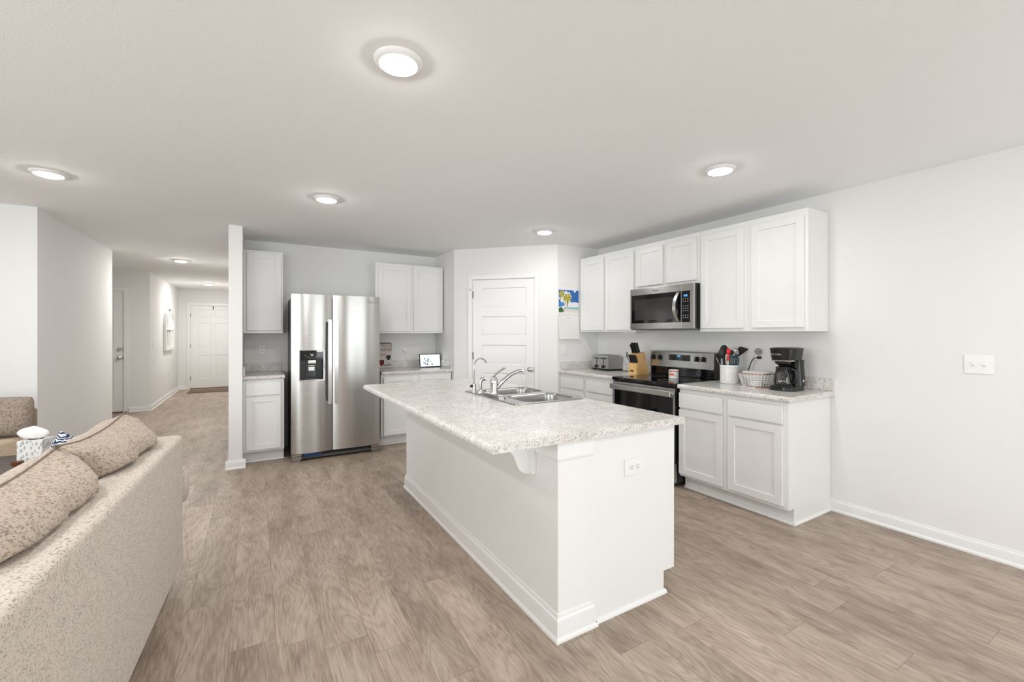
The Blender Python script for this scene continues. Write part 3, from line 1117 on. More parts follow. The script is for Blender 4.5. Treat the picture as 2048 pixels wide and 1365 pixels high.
fridge_handle(0.350, 0.386, ld)
fridge_handle(0.416, 0.452, rd)
dp = MB()
dp.loft([[(0.0735, -0.0008, 0.852), (0.3175, -0.0008, 0.852), (0.3175, -0.0008, 1.182), (0.0735, -0.0008, 1.182)],
         [(0.0755, -0.0045, 0.854), (0.3155, -0.0045, 0.854), (0.3155, -0.0045, 1.180), (0.0755, -0.0045, 1.180)],
         [(0.0805, -0.0045, 0.859), (0.3105, -0.0045, 0.859), (0.3105, -0.0045, 1.175), (0.0805, -0.0045, 1.175)],
         [(0.083, 0.001, 0.862), (0.307, 0.001, 0.862), (0.307, 0.001, 1.172), (0.083, 0.001, 1.172)]], False, False)
bz = obj('dispenser_bezel', dp, CHROME, ld, label='bright trim around the water dispenser')
cp = obj('control_panel', MB().box((0.0825, -0.003, 1.072), (0.3085, 0.016, 1.173), 0.002), BLACKGLASS, ld, label='black glossy dispenser panel')
ic = MB()
for x, z in ((0.13, 1.125), (0.145, 1.105), (0.165, 1.105), (0.23, 1.105), (0.245, 1.125), (0.262, 1.125), (0.245, 1.105), (0.18, 1.095), (0.21, 1.095)):
    ic.box((x - 0.004, -0.0036, z - 0.002), (x + 0.004, -0.0029, z + 0.002))
ic.prism([(0.180, 1.143), (0.186, 1.143), (0.190, 1.130), (0.202, 1.130), (0.206, 1.143), (0.212, 1.143), (0.205, 1.116), (0.187, 1.116)], 'y', -0.0036, -0.0029)
obj('icons', ic, PRINT, ld)
obj('sticker', MB().box((0.243, -0.004, 1.158), (0.300, -0.0031, 1.171)), PAPER, ld, label='small white sticker')
rc = MB()
rc.box((0.0832, 0.050, 0.8662), (0.3068, 0.0545, 1.0718)).box((0.0832, 0.002, 0.8662), (0.0862, 0.050, 1.0718)).box((0.3038, 0.002, 0.8662), (0.3068, 0.050, 1.0718))
rc.box((0.0862, 0.002, 0.8662), (0.3038, 0.050, 0.872))
rr = obj('dispenser_recess', rc, BLACK, ld)
obj('drip_tray', MB().box((0.135, 0.004, 0.8722), (0.245, 0.046, 0.878), 0.001), DARKGREY, rr)
obj('paddle_plate', MB().box((0.137, 0.040, 0.89), (0.240, 0.049, 1.07), 0.003), plain('blue_black_plastic', (0.02, 0.028, 0.04, 1), 0.15), rr)
obj('spout', MB().box((0.160, 0.008, 1.035), (0.236, 0.040, 1.0715), 0.004), NICKEL, rr)
obj('paddle', MB().box((0.164, 0.026, 0.955), (0.226, 0.039, 1.000), 0.004).box((0.164, 0.030, 1.006), (0.224, 0.039, 1.014), 0.001), NICKEL, rr)
text('badge', 'Whirlpool', 0.030, CHROME, rd, face_front(0.768, -0.0004, 1.708), label='small raised maker lettering')
obj('base_grille', MB().box((0.10, 0.060, 0.018), (FW - 0.09, 0.073, 0.086)).box((0.10, 0.050, 0.024), (FW - 0.09, 0.060, 0.045), 0.002), DARKGREY, fr)
gv = MB()
for k in range(5):
    gv.box((0.30, 0.052, 0.052 + k * 0.007), (FW - 0.10, 0.0595, 0.055 + k * 0.007))
obj('grille_slats', gv, BLACK, fr)
obj('filter_cap', MB().cyl((0.155, 0.030, 0.060), (0.155, 0.0595, 0.060), 0.020).box((0.115, 0.035, 0.042), (0.285, 0.0592, 0.080), 0.006), BLUEFILM, fr, label='blue film covered filter cap')
for x in (0.006, FW - 0.096):
    f = MB().box((x, 0.004, 0.028), (x + 0.09, 0.060, 0.056), 0.002).box((x, 0.006, 0.060), (x + 0.09, 0.060, 0.084), 0.002).box((x + 0.01, 0.02, 0.0), (x + 0.08, 0.06, 0.028))
    obj('foot_cover', f, plain('taupe_metal', (0.30, 0.27, 0.25, 1), 0.35, 0.6), fr)

# ------------------------------------------------------------------ range
RW = 0.762
ra = thing('electric_range', 'freestanding stainless electric range with a black glass cooktop', 'range', (3.155, 3.276, 0), RX)
obj('body', MB().box((0.002, 0.03, 0.04), (RW - 0.002, 0.645, 0.885)), BLACK, ra)
ct = MB().loft([rrect(0.0, RW, -0.015, 0.60, 0.012, 0.886), rrect(-0.003, RW + 0.003, -0.020, 0.60, 0.014, 0.893), rrect(-0.003, RW + 0.003, -0.020, 0.60, 0.014, 0.912), rrect(0.003, RW - 0.003, -0.013, 0.60, 0.012, 0.918)])
ck = obj('cooktop', ct, BLACKGLASS, ra)
for x, y, r in ((0.20, 0.14, 0.11), (0.56, 0.14, 0.085), (0.20, 0.43, 0.085), (0.56, 0.43, 0.11)):
    obj('burner_ring', MB().tube([(x + r * math.cos(2 * PI * k / 40), y + r * math.sin(2 * PI * k / 40), 0.9179) for k in range(40)], 0.0012, 4, True), DARKGREY, ck)
od = MB().box((0.004, 0.0, 0.225), (RW - 0.004, 0.028, 0.880), 0.004)
dr = obj('oven_door', od, BLACKGLASS, ra, label='black glass oven door')
obj('door_band', MB().box((0.004, -0.006, 0.790), (RW - 0.004, -0.0005, 0.872), 0.002), STEEL, dr)
obj('door_frame', MB().box((0.003, -0.004, 0.226), (0.022, -0.0005, 0.789), 0.001).box((RW - 0.022, -0.004, 0.226), (RW - 0.003, -0.0005, 0.789), 0.001), STEEL, dr)
hb = MB().box((0.012, -0.062, 0.800), (RW - 0.012, -0.044, 0.852), 0.006, 3).box((0.03, -0.046, 0.812), (0.07, -0.004, 0.842), 0.004).box((RW - 0.07, -0.046, 0.812), (RW - 0.03, -0.004, 0.842), 0.004)
obj('handle', hb, STEEL, dr)
obj('drawer', MB().box((0.004, 0.0, 0.045), (RW - 0.004, 0.028, 0.218), 0.003), STEEL, ra)
for x in (0.05, RW - 0.05):
    obj('foot', MB().cyl((x, 0.06, 0.0), (x, 0.06, 0.045), 0.018, 0.014).cyl((x, 0.58, 0.0), (x, 0.58, 0.045), 0.018, 0.014), BLACK, ra)
bgp = [(0.545, 1.010), (0.548, 1.020), (0.556, 1.158), (0.562, 1.170), (0.575, 1.176), (0.640, 1.172), (0.640, 1.010)]
bg = obj('backguard', MB().prism(bgp, 'x', 0.006, RW - 0.006), STEEL, ra, 30)
obj('lower_backguard', MB().box((0.012, 0.602, 0.9185), (RW - 0.012, 0.645, 1.0095)).box((0.012, 0.590, 0.9185), (RW - 0.012, 0.6015, 0.934), 0.003), BLACKGLASS, ra)
obj('end_cap', MB().box((RW - 0.0055, 0.560, 0.9185), (RW, 0.645, 1.168), 0.002).box((0.0, 0.560, 0.9185), (0.0055, 0.645, 1.168), 0.002), BLACK, ra)


def bgy(z):
    return 0.548 + (z - 1.02) / 0.138 * 0.008


for yw in (3.237, 3.149, 2.701, 2.630):
    x, z = 3.276 - yw, 1.105
    y = bgy(z)
    kn = MB().cyl((x, y, z), (x, y - 0.012, z), 0.026, 0.025, bev=0.002).box((x - 0.009, y - 0.036, z - 0.025), (x + 0.009, y - 0.012, z + 0.025), 0.005)
    k = obj('knob', kn, BLACK, bg)
    obj('pointer', MB().box((x - 0.0015, y - 0.037, z + 0.004), (x + 0.0015, y - 0.0359, z + 0.022)), PRINT, k)
    obj('dial_marks', MB().box((x - 0.012, y - 0.0008, z + 0.037), (x + 0.012, y + 0.002, z + 0.040)).box((x - 0.008, y - 0.0008, z - 0.044), (x + 0.008, y + 0.002, z - 0.041)), DARKGREY, bg)
x0, x1 = 3.276 - 3.033, 3.276 - 2.780
dsp = obj('display_panel', MB().box((x0, bgy(1.11) - 0.005, 1.080), (x1, bgy(1.11) + 0.004, 1.140), 0.001), BLACKGLASS, bg)
text('clock', '4:13', 0.022, LED, dsp, face_front((x0 + x1) / 2 - 0.004, bgy(1.11) - 0.0054, 1.125), 'CENTER')
dots = MB()
for x in (0.020, 0.048, 0.180, 0.205, 0.232):
    for z in (1.092, 1.112, 1.130):
        dots.box((x0 + x - 0.005, bgy(1.11) - 0.0056, z - 0.002), (x0 + x + 0.005, bgy(1.11) - 0.0049, z + 0.002))
for x in (0.085, 0.112, 0.14):
    dots.box((x0 + x - 0.005, bgy(1.11) - 0.0056, 1.090), (x0 + x + 0.005, bgy(1.11) - 0.0049, 1.094))
obj('buttons', dots, DARKGREY, dsp)

tin = thing('food_tin', 'white tin can with an orange and pink paper label on the cooktop', 'tin can', (3.508, 2.815, 0.9183))
obj('can', MB().lathe([(0.0001, 0), (0.044, 0), (0.047, 0.003), (0.047, 0.006), (0.046, 0.008), (0.046, 0.078), (0.047, 0.080), (0.047, 0.084), (0.044, 0.085), (0.043, 0.081), (0.0001, 0.081)], seg=48), plain('white_label_paper', (0.80, 0.78, 0.75, 1), 0.35), tin)


def band(r, a0, a1, z0, z1, n=14):
    m = MB()
    A = [math.radians(a0 + (a1 - a0) * k / n) for k in range(n + 1)]
    m.loft([[(r * math.cos(a), r * math.sin(a), z0) for a in A], [(r * math.cos(a), r * math.sin(a), z1) for a in A],
            [((r - 0.0006) * math.cos(a), (r - 0.0006) * math.sin(a), z1) for a in A], [((r - 0.0006) * math.cos(a), (r - 0.0006) * math.sin(a), z0) for a in A]], False, False, False)
    return m


obj('orange_panel', band(0.0468, 160, 225, 0.030, 0.050), LABELORANGE, tin)
obj('pink_band', band(0.0468, 0, 360, 0.066, 0.0775, 40), LABELPINK, tin)
lm = MB()
for k, (a, z) in enumerate(((232, 0.022), (241, 0.030), (250, 0.018), (260, 0.044), (268, 0.026), (275, 0.05), (284, 0.030), (292, 0.02), (170, 0.060), (180, 0.060))):
    lm.bm.from_mesh(band(0.0468, a, a + 5, z, z + 0.006, 2).mesh('q'))
obj('label_marks', lm, SLOT, tin)

# ------------------------------------------------------------------ microwave
MWW = 0.764
mw = thing('microwave', 'stainless over-the-range microwave with a black window', 'microwave', (3.405, 3.281, 1.390), RX)
obj('body', MB().box((0.002, 0.026, 0.012), (MWW - 0.002, 0.403, 0.426)), BLACK, mw)
wx0, wx1, wz0, wz1 = 0.014, 0.728, 0.070, 0.358
fm = MB()
fm.box((0, 0, 0.010), (MWW, 0.025, wz0), 0.002).box((0, 0, wz1), (MWW, 0.025, 0.425), 0.002).box((0, 0, wz0), (wx0, 0.025, wz1), 0.002).box((wx1, 0, wz0), (MWW, 0.025, wz1), 0.002)
obj('front_frame', fm, STEEL, mw)
obj('door_gap', MB().box((0.632, -0.0008, 0.012), (0.6345, 0.001, 0.424)), PRINT, mw)
wn = obj('window', MB().box((wx0, 0.003, wz0), (0.628, 0.024, wz1)), BLACKGLASS, mw)
obj('mesh_screen', MB().box((0.060, 0.0018, 0.100), (0.570, 0.0032, 0.312), 0.0005), plain('smoked_screen', (0.035, 0.032, 0.030, 1), 0.12), wn)
pnl = obj('control_panel', MB().box((0.629, 0.002, wz0), (wx1, 0.024, wz1)), BLACKGLASS, mw)
obj('display', MB().box((0.654, 0.0012, 0.300), (0.704, 0.0022, 0.330)), plain('display_blue', (0.01, 0.06, 0.16, 1), 0.2), pnl)
text('clock', '4:13', 0.022, LED, pnl, face_front(0.679, 0.0010, 0.315), 'CENTER')
kp, kr = MB(), MB()
for r in range(9):
    for c in range(3):
        if r in (2, 6):
            continue
        x, z = 0.655 + c * 0.024, 0.284 - r * 0.0215
        (kr if (r == 0 and c == 1) else kp).box((x - 0.0045, 0.0012, z - 0.0025), (x + 0.0045, 0.0022, z + 0.0025))
obj('keypad', kp, PRINT, pnl)
obj('stop_key', kr, PRINTRED, pnl)
hl = []
for k in range(15):
    u = k / 14
    y = -0.006 - 0.036 * math.sin(PI * u) ** 0.8
    z = 0.078 + 0.270 * u
    xo = -0.020 * math.sin(PI * u)
    hl.append([(0.585 + xo, y, z), (0.618 + xo, y, z), (0.618 + xo, y + 0.010, z), (0.585 + xo, y + 0.010, z)])
obj('handle', MB().loft(hl), plain('satin_steel_pull', (0.72, 0.715, 0.70, 1), 0.25, 1.0), mw)
text('badge', 'Whirlpool', 0.020, BLACK, mw, face_front(0.335, -0.0004, 0.392), 'CENTER', label='small black maker lettering')
obj('bottom_vent', MB().box((0.01, 0.01, 0.0), (MWW - 0.01, 0.38, 0.0118)), DARKGREY, mw)
# light strip under the left wall cabinet edge
ul = thing('under_cabinet_light', 'slim white light bar fixed beneath the wall cabinets left of the range', 'light bar', (3.56, 3.33, 1.352), RX)
obj('housing', MB().box((0, 0, 0), (0.20, 0.05, 0.0195), 0.003).apply(Matrix.Translation((-0.25, 0, 0))), PLASTIC, ul)

# ------------------------------------------------------------------ counter objects, right wall
to = thing('toaster', 'four-slice brushed metal toaster with two levers', 'toaster', (3.558, 4.062, 0.9142), RX)
TW, TD = 0.288, 0.222
pr = [(0.004, 0.022), (0.0, 0.030), (0.004, 0.165)]
for k in range(7):
    a = PI - k * PI / 2 / 6
    pr.append((0.022 + 0.018 * math.cos(a), 0.165 + 0.018 * math.sin(a)))
for k in range(9):
    a = PI / 2 - k * PI / 2 / 8
    pr.append((TD - 0.06 + 0.06 * math.cos(a), 0.123 + 0.06 * math.sin(a)))
pr += [(TD, 0.022)]
TSTEEL = plain('dull_brushed_metal', (0.50, 0.50, 0.50, 1), 0.33, 1.0)
obj('shell', MB().prism(pr, 'x', 0.004, TW - 0.004), TSTEEL, to, 30)
GREYMETAL = plain('grey_metal', (0.42, 0.43, 0.44, 1), 0.4, 0.9)
obj('side_panel', MB().prism(pr, 'x', TW - 0.0035, TW), GREYMETAL, to, 30)
obj('side_panel', MB().prism(pr, 'x', 0.0, 0.0035), GREYMETAL, to, 30)
obj('base', MB().box((-0.003, -0.004, 0.008), (TW + 0.003, TD + 0.003, 0.0215), 0.003), BLACK, to)
for x in (0.02, TW - 0.02):
    for y in (0.02, TD - 0.02):
        obj('foot', MB().cyl((x, y, 0), (x, y, 0.008), 0.010), BLACK, to)
for k in range(4):
    x = 0.045 + k * 0.058
    obj('slot', MB().box((x, 0.035, 0.1825), (x + 0.026, 0.175, 0.1838)), SLOT, to)
for x in (0.088, 0.205):
    obj('lever_track', MB().box((x - 0.003, -0.0008, 0.06), (x + 0.003, 0.003, 0.150)), SLOT, to)
    obj('lever', MB().box((x - 0.028, -0.024, 0.140), (x + 0.028, -0.001, 0.152), 0.004), BLACK, to)
    obj('dial', MB().cyl((x, 0.001, 0.048), (x, -0.020, 0.048), 0.019, 0.017, bev=0.002), BLACK, to)
tc = MB().tube([(3.72, 3.765, 0.9195), (3.70, 3.70, 0.9190), (3.715, 3.62, 0.9190), (3.69, 3.54, 0.9190), (3.72, 3.46, 0.9190), (3.76, 3.43, 0.9190)], 0.004, 8)
tc.apply((Matrix.Translation((3.558, 4.062, 0.9142)) @ Matrix.Rotation(RX, 4, 'Z')).inverted())
obj('cord', tc, BLACK, to)

kbx, kby = 3.513, 3.294
kb = thing('knife_block', 'pale wooden knife block standing left of the range', 'knife block', (kbx, kby, 0.9142))
bl = MB().prism([(0.0, 0), (0.075, 0), (0.045, 0.128), (0.0, 0.115)], 'y', 0.0, 0.115)
obj('front_block', bl, MAPLE, kb)
bl = MB().prism([(0.0755, 0), (0.190, 0), (0.120, 0.240), (0.022, 0.222), (0.0455, 0.128)], 'y', 0.0, 0.115)
obj('rear_block', bl, MAPLE, kb)
obj('rear_slot', MB().prism([(0.080, 0.2333), (0.098, 0.2366), (0.0978, 0.2376), (0.0798, 0.2343)], 'y', 0.01, 0.105), SLOT, kb)
obj('maker_plate', MB().box((-0.0012, 0.045, 0.028), (-0.0002, 0.095, 0.045)), plain('dark_brass', (0.10, 0.07, 0.03, 1), 0.4, 0.6), kb)


def knife(label, loc, ln, w, group, tilt=-0.30):
    t = thing('kitchen_knife', label, 'knife', loc, 0, group)
    M = Matrix.Rotation(tilt, 4, 'Y')
    h = MB()
    L = []
    for k in range(8):
        u = k / 7
        wd = w * (1.0 - 0.25 * math.sin(PI * u) + 0.15 * u)
        z = 0.003 + ln * u
        xo = -0.010 * u * u
        L.append(rrect(xo - wd, xo + wd, -0.0065, 0.0065, 0.004, z, 2))
    obj('handle', h.loft(L).apply(M), BLACKMATTE, t)
    rv = MB()
    for u in (0.25, 0.5, 0.78):
        rv.cyl((-0.010 * u * u, -0.0072, 0.003 + ln * u), (-0.010 * u * u, 0.0072, 0.003 + ln * u), 0.0022, seg=8)
    obj('rivets', rv.apply(M), CHROME, t)
    obj('bolster', MB().box((-w * 0.9, -0.006, 0.0), (w * 0.9, 0.006, 0.004)).apply(M), CHROME, t)
    return t


ordn = ['leftmost', 'second from the left', 'third from the left', 'third from the right', 'second from the right', 'rightmost']
for k in range(6):
    knife("slim black knife in the block's low front row, " + ordn[k], (kbx + 0.026, kby + 0.104 - 0.0178 * k, 0.9142 + 0.1245), 0.088, 0.008, 'steak knives in the front row')
for r, (dx, dz, ln, nm) in enumerate(((0.042, 0.228, 0.098, 'nearer upper'), (0.066, 0.233, 0.112, 'rear upper'))):
    for k in range(3):
        knife('broad black knife in the block %s row, %s' % (nm, ('leftmost', 'middle one', 'rightmost')[k]), (kbx + dx, kby + 0.092 - 0.034 * k, 0.9142 + dz), ln, 0.012, 'larger knives in the rear block')
sc = thing('kitchen_scissors', 'black scissor loop sticking out at the left of the knife block', 'scissors', (kbx + 0.012, kby + 0.109, 0.9142 + 0.124))
loop = [(-0.030 + 0.020 * math.cos(2 * PI * k / 20), 0.014 + 0.012 * math.cos(2 * PI * k / 20), 0.085 + 0.026 * math.sin(2 * PI * k / 20)) for k in range(20)]
obj('finger_loop', MB().tube(loop, 0.0038, 8, True), BLACKMATTE, sc)
obj('shank', MB().tube([(0, 0, 0), (-0.012, 0.005, 0.035), (-0.024, 0.010, 0.062)], 0.004, 8), BLACKMATTE, sc)

# crock and its utensils; local x runs to the right as seen from the room
CRX, CRY = 3.628, 2.318
cr = thing('utensil_crock', 'white ceramic utensil crock with ring grooves', 'crock', (CRX, CRY, 0.9142))
cprof = [(0.0001, 0), (0.070, 0), (0.074, 0.003), (0.0755, 0.018), (0.0740, 0.021), (0.0755, 0.024), (0.0755, 0.135), (0.0745, 0.138), (0.0775, 0.141), (0.0775, 0.160), (0.0765, 0.163),
         (0.071, 0.163), (0.070, 0.158), (0.070, 0.012), (0.0001, 0.010)]
obj('pot', MB().lathe(cprof, seg=48), CERAMIC, cr, 25)
UR = -0.537
G = 'cooking utensils standing in the white crock'


def utensil(name, label, cat):
    return thing(name, label, cat, (CRX, CRY, 0.9250), UR, G)


def stick(p0, p1, r0, r1, mat, t, nm='handle'):
    obj(nm, MB().tube([Vector(p0).lerp(Vector(p1), k / 5) for k in range(6)], [r0 + (r1 - r0) * k / 5 for k in range(6)], 10, flat=0.6), mat, t)


def Z(py):
    return 1.354 - (py - 667.7) / 226.5 - 0.9250


def X(px):
    return (px - 1457.5) / 226.5


u = utensil('ladle', 'black ladle with a deep rounded bowl, leaning left in the crock', 'ladle')
stick((X(1450), 0.0, 0.004), (X(1443), -0.020, Z(716)), 0.006, 0.006, BLACKMATTE, u)
b = MB().ball((0, 0, 0), (0.032, 0.018, 0.047)).apply(Matrix.Translation((X(1441), -0.022, Z(706.5))) @ Matrix.Rotation(0.12, 4, 'Y'))
obj('bowl', b, BLACKMATTE, u)
u = utensil('serving_spoon', 'large black spoon standing behind the red spatula', 'spoon')
stick((X(1453), 0.02, 0.004), (X(1451), 0.03, Z(712)), 0.006, 0.006, BLACKMATTE, u)
obj('bowl', MB().ball((X(1450.5), 0.030, Z(700.5)), (0.037, 0.012, 0.043)), BLACKMATTE, u)
u = utensil('red_spatula', 'red spatula with a white-tipped handle in the crock', 'spatula')
stick((X(1452), -0.03, 0.004), (X(1451.5), -0.034, Z(716)), 0.009, 0.006, plain('pale_grey_plastic', (0.62, 0.66, 0.64, 1), 0.3), u)
obj('collar', MB().cyl((X(1451.5), -0.034, Z(722)), (X(1451.8), -0.034, Z(712)), 0.012, 0.009), RED, u)
obj('blade', MB().ball((X(1452.3), -0.035, Z(703.5)), (0.019, 0.008, 0.034)), RED, u)
u = utensil('slotted_turner', 'wide dark slotted turner low in the front of the crock', 'turner')
stick((X(1462), -0.04, 0.004), (X(1462), -0.045, Z(731)), 0.007, 0.006, TEAL, u)
tb = MB()
for i in range(6):
    xa = X(1453.5) + i * 0.0145
    tb.box((xa, -0.048, Z(729)), (xa + 0.009, -0.043, Z(715.5)))
tb.box((X(1453.5), -0.048, Z(716)), (X(1470.5), -0.043, Z(711)), 0.002).box((X(1453.5), -0.048, Z(731)), (X(1470.5), -0.043, Z(728)), 0.002)
obj('blade', tb, TEAL, u)
u = utensil('pasta_server', 'dark brown nylon server in the middle of the crock', 'pasta server')
stick((X(1460), 0.02, 0.004), (X(1461), 0.015, Z(713)), 0.006, 0.006, BLACKMATTE, u)
obj('bowl', MB().ball((X(1462), 0.012, Z(706)), (0.028, 0.018, 0.024)), plain('brown_black_nylon', (0.035, 0.025, 0.022, 1), 0.45), u)
u = utensil('metal_spoon', 'shiny slotted metal spoon with a dark rim near the crock centre', 'spoon')
stick((X(1467), 0.0, 0.004), (X(1469.5), -0.012, Z(711)), 0.005, 0.005, NICKEL, u)
obj('bowl', MB().ball((0, 0, 0), (0.020, 0.008, 0.032)).apply(Matrix.Translation((X(1470.5), -0.014, Z(704))) @ Matrix.Rotation(-0.5, 4, 'Y')), NICKEL, u)
u = utensil('wide_spatula', 'broad black spatula leaning out to the right of the crock', 'spatula')
stick((X(1468), 0.01, 0.004), (X(1475.5), 0.012, Z(712)), 0.007, 0.006, BLACKMATTE, u)
sp_ = [(X(1472.5), Z(713)), (X(1471), Z(706)), (X(1479.5), Z(694.5)), (X(1484), Z(694.2)), (X(1496), Z(698)), (X(1496.8), Z(700)), (X(1488), Z(707)), (X(1478), Z(713.5))]
obj('blade', MB().prism(sp_, 'y', 0.010, 0.016), BLACKMATTE, u)
u = utensil('whisk', 'wire whisk whose loops show at both sides of the crock', 'whisk')
for k, (a, b) in enumerate((((1441, 730), (1433, 712)), ((1474, 730), (1482, 713)))):
    obj('wire_loop', MB().tube([(X(a[0]), 0.03, Z(a[1])), (X((a[0] + b[0]) / 2 - (3 if k == 0 else -3) * 0.2), 0.03, Z((a[1] + b[1]) / 2)), (X(b[0]), 0.03, Z(b[1])), (X(b[0]) * 0.8, 0.035, Z(b[1] - 6))], 0.0022, 6), NICKEL, u)
stick((0.0, 0.050, 0.004), (0.0, 0.052, 0.10), 0.006, 0.006, NICKEL, u)

# wire basket with paper filters
BX, BY = 3.570, 2.045
bk = thing('wire_basket', 'round white wire basket with a copper rim beside the coffee maker', 'basket', (BX, BY, 0.9142))
def br(z):
    return 0.092 + 0.038 * (z / 0.112) ** 0.8
wires = MB()
for k in range(30):
    a = 2 * PI * k / 30
    wires.tube([(br(z) * math.cos(a), br(z) * math.sin(a), z) for z in (0.004, 0.03, 0.06, 0.09, 0.112)], 0.0019, 6)
for z in (0.018, 0.036, 0.054, 0.072, 0.090):
    wires.tube([(br(z) * math.cos(2 * PI * k / 48), br(z) * math.sin(2 * PI * k / 48), z) for k in range(48)], 0.0017, 6, True)
obj('wires', wires, WIREWHITE, bk)
obj('rim', MB().tube([(0.1305 * math.cos(2 * PI * k / 48), 0.1305 * math.sin(2 * PI * k / 48), 0.113) for k in range(48)], 0.0032, 8, True), COPPER, bk, label='copper rim wire')
bs = MB().tube([(0.093 * math.cos(2 * PI * k / 48), 0.093 * math.sin(2 * PI * k / 48), 0.0036) for k in range(48)], 0.0034, 8, True)
for k in range(6):
    a = PI * k / 6
    bs.tube([(0.092 * math.cos(a), 0.092 * math.sin(a), 0.003), (-0.092 * math.cos(a), -0.092 * math.sin(a), 0.003)], 0.0016, 5)
obj('base_ring', bs, COPPER, bk, label='copper base ring')
fl_ = MB()
for j, (r0, r1, z0, z1) in enumerate(((0.052, 0.104, 0.050, 0.104), (0.050, 0.102, 0.058, 0.114), (0.048, 0.100, 0.066, 0.123))):
    loops = []
    for q in range(6):
        u_ = q / 5
        loops.append([((r0 + (r1 - r0) * u_ + 0.003 * u_ * math.cos(40 * 2 * PI * k / 160)) * math.cos(2 * PI * k / 160),
                       (r0 + (r1 - r0) * u_ + 0.003 * u_ * math.cos(40 * 2 * PI * k / 160)) * math.sin(2 * PI * k / 160), z0 + (z1 - z0) * u_) for k in range(160)])
    fl_.loft(loops, True, True)
fl_.lathe([(0.0001, 0.006), (0.050, 0.006), (0.052, 0.012), (0.051, 0.050), (0.0001, 0.050)])
tag(obj('paper_stack', fl_, PAPER), 'stack of fluted white papers inside the wire basket', 'paper stack').location = (BX, BY, 0.9150)
whisk_cord = MB().tube([(3.495, 2.150, 0.9180), (3.470, 2.135, 0.9180), (3.455, 2.105, 0.9180), (3.470, 2.075, 0.9180), (3.480, 2.095, 0.928), (3.462, 2.060, 0.9180), (3.455, 2.020, 0.9180), (3.475, 1.995, 0.9180)], 0.003, 6)
tag(obj('bag_tie', whisk_cord, WIREWHITE), 'loose white twisted cable lying in front of the wire basket', 'cable')

# coffee maker
cm = thing('coffee_maker', 'black drip coffee maker at the end of the counter', 'coffee maker', (3.456, 1.908, 0.9142), RX)
CW, CD = 0.196, 0.246
base = MB().loft([rrect(0.004, CW - 0.004, 0.004, CD, 0.07, 0.0), rrect(0, CW, 0, CD, 0.075, 0.006), rrect(0.002, CW - 0.002, 0.002, CD, 0.075, 0.026), rrect(0.008, CW - 0.008, 0.01, CD - 0.002, 0.07, 0.034)])
obj('base', base, BLACK, cm)
obj('warming_plate', MB().lathe([(0.0001, 0.0342), (0.066, 0.0342), (0.068, 0.038), (0.0001, 0.0385)], (CW / 2, 0.070, 0)), DARKGREY, cm)
tower = MB().loft([rrect(0.000, CW, 0.134, CD, 0.045, 0.0345), rrect(0.004, CW - 0.004, 0.138, CD - 0.003, 0.043, 0.10), rrect(0.010, CW - 0.010, 0.140, CD - 0.010, 0.040, 0.19), rrect(0.008, CW - 0.008, 0.132, CD - 0.008, 0.042, 0.235)])
obj('tower', tower, BLACK, cm)
head = MB().loft([rrect(0.014, CW - 0.014, 0.012, CD - 0.008, 0.075, 0.2355), rrect(0.006, CW - 0.006, 0.006, CD - 0.004, 0.08, 0.285), rrect(0.002, CW - 0.002, 0.002, CD, 0.085, 0.316)])
obj('brew_head', head, BLACK, cm)
lid = MB().loft([rrect(-0.002, CW + 0.002, -0.002, CD + 0.002, 0.088, 0.3165), rrect(-0.003, CW + 0.003, -0.003, CD + 0.003, 0.09, 0.322), rrect(0.004, CW - 0.004, 0.004, CD - 0.004, 0.085, 0.328), rrect(0.03, CW - 0.03, 0.03, CD - 0.03, 0.06, 0.332)])
obj('lid', lid, BLACK, cm)
obj('silver_band', MB().loft([rrect(0.020, CW - 0.020, 0.016, 0.131, 0.05, 0.2270), rrect(0.016, CW - 0.016, 0.014, 0.131, 0.055, 0.2352)]), NICKEL, cm)
obj('brew_basket', MB().lathe([(0.0001, 0.196), (0.035, 0.196), (0.052, 0.206), (0.058, 0.2268), (0.0001, 0.2268)], (CW / 2, 0.072, 0)), BLACK, cm)
obj('power_button', MB().cyl((CW - 0.022, 0.160, 0.058), (CW - 0.022, 0.170, 0.058), 0.0001, 0.0001).ball((CW - 0.004, 0.180, 0.075), (0.004, 0.009, 0.009)), PLASTIC, cm, label='small round white button')
text('badge', 'Mr. Coffee', 0.017, PRINT, cm, face_front(CW * 0.42, 0.0035, 0.280), 'CENTER', label='small pale maker lettering')
cf = thing('glass_carafe', 'clear glass coffee carafe with a black lid in the coffee maker', 'carafe', (3.456 + 0.070, 1.908 - CW / 2, 0.9142 + 0.0390))
gp = [(0.0001, 0.0), (0.050, 0.0), (0.061, 0.006), (0.065, 0.022), (0.063, 0.045), (0.057, 0.085), (0.047, 0.115), (0.0455, 0.122), (0.047, 0.126)]
inner = [(r - 0.002 if r > 0.01 else r, z + (0.002 if z < 0.01 else 0)) for r, z in gp]
obj('glass', MB().lathe(gp + inner[::-1], seg=40), CARAFE, cf)
obj('lid', MB().lathe([(0.0001, 0.1265), (0.047, 0.1265), (0.050, 0.132), (0.046, 0.142), (0.020, 0.150), (0.0001, 0.151)]), BLACK, cf)
obj('collar', MB().lathe([(0.0465, 0.108), (0.049, 0.108), (0.050, 0.1262), (0.0475, 0.1262)]), BLACK, cf)
hd = [(0.005, -0.048, 0.122), (0.008, -0.066, 0.128), (0.012, -0.086, 0.118), (0.013, -0.092, 0.090), (0.012, -0.088, 0.05), (0.010, -0.076, 0.028), (0.008, -0.067, 0.022)]
obj('handle', MB().tube(hd, [0.009, 0.010, 0.011, 0.011, 0.010, 0.008, 0.006], 12), BLACK, cf)
tk = MB()
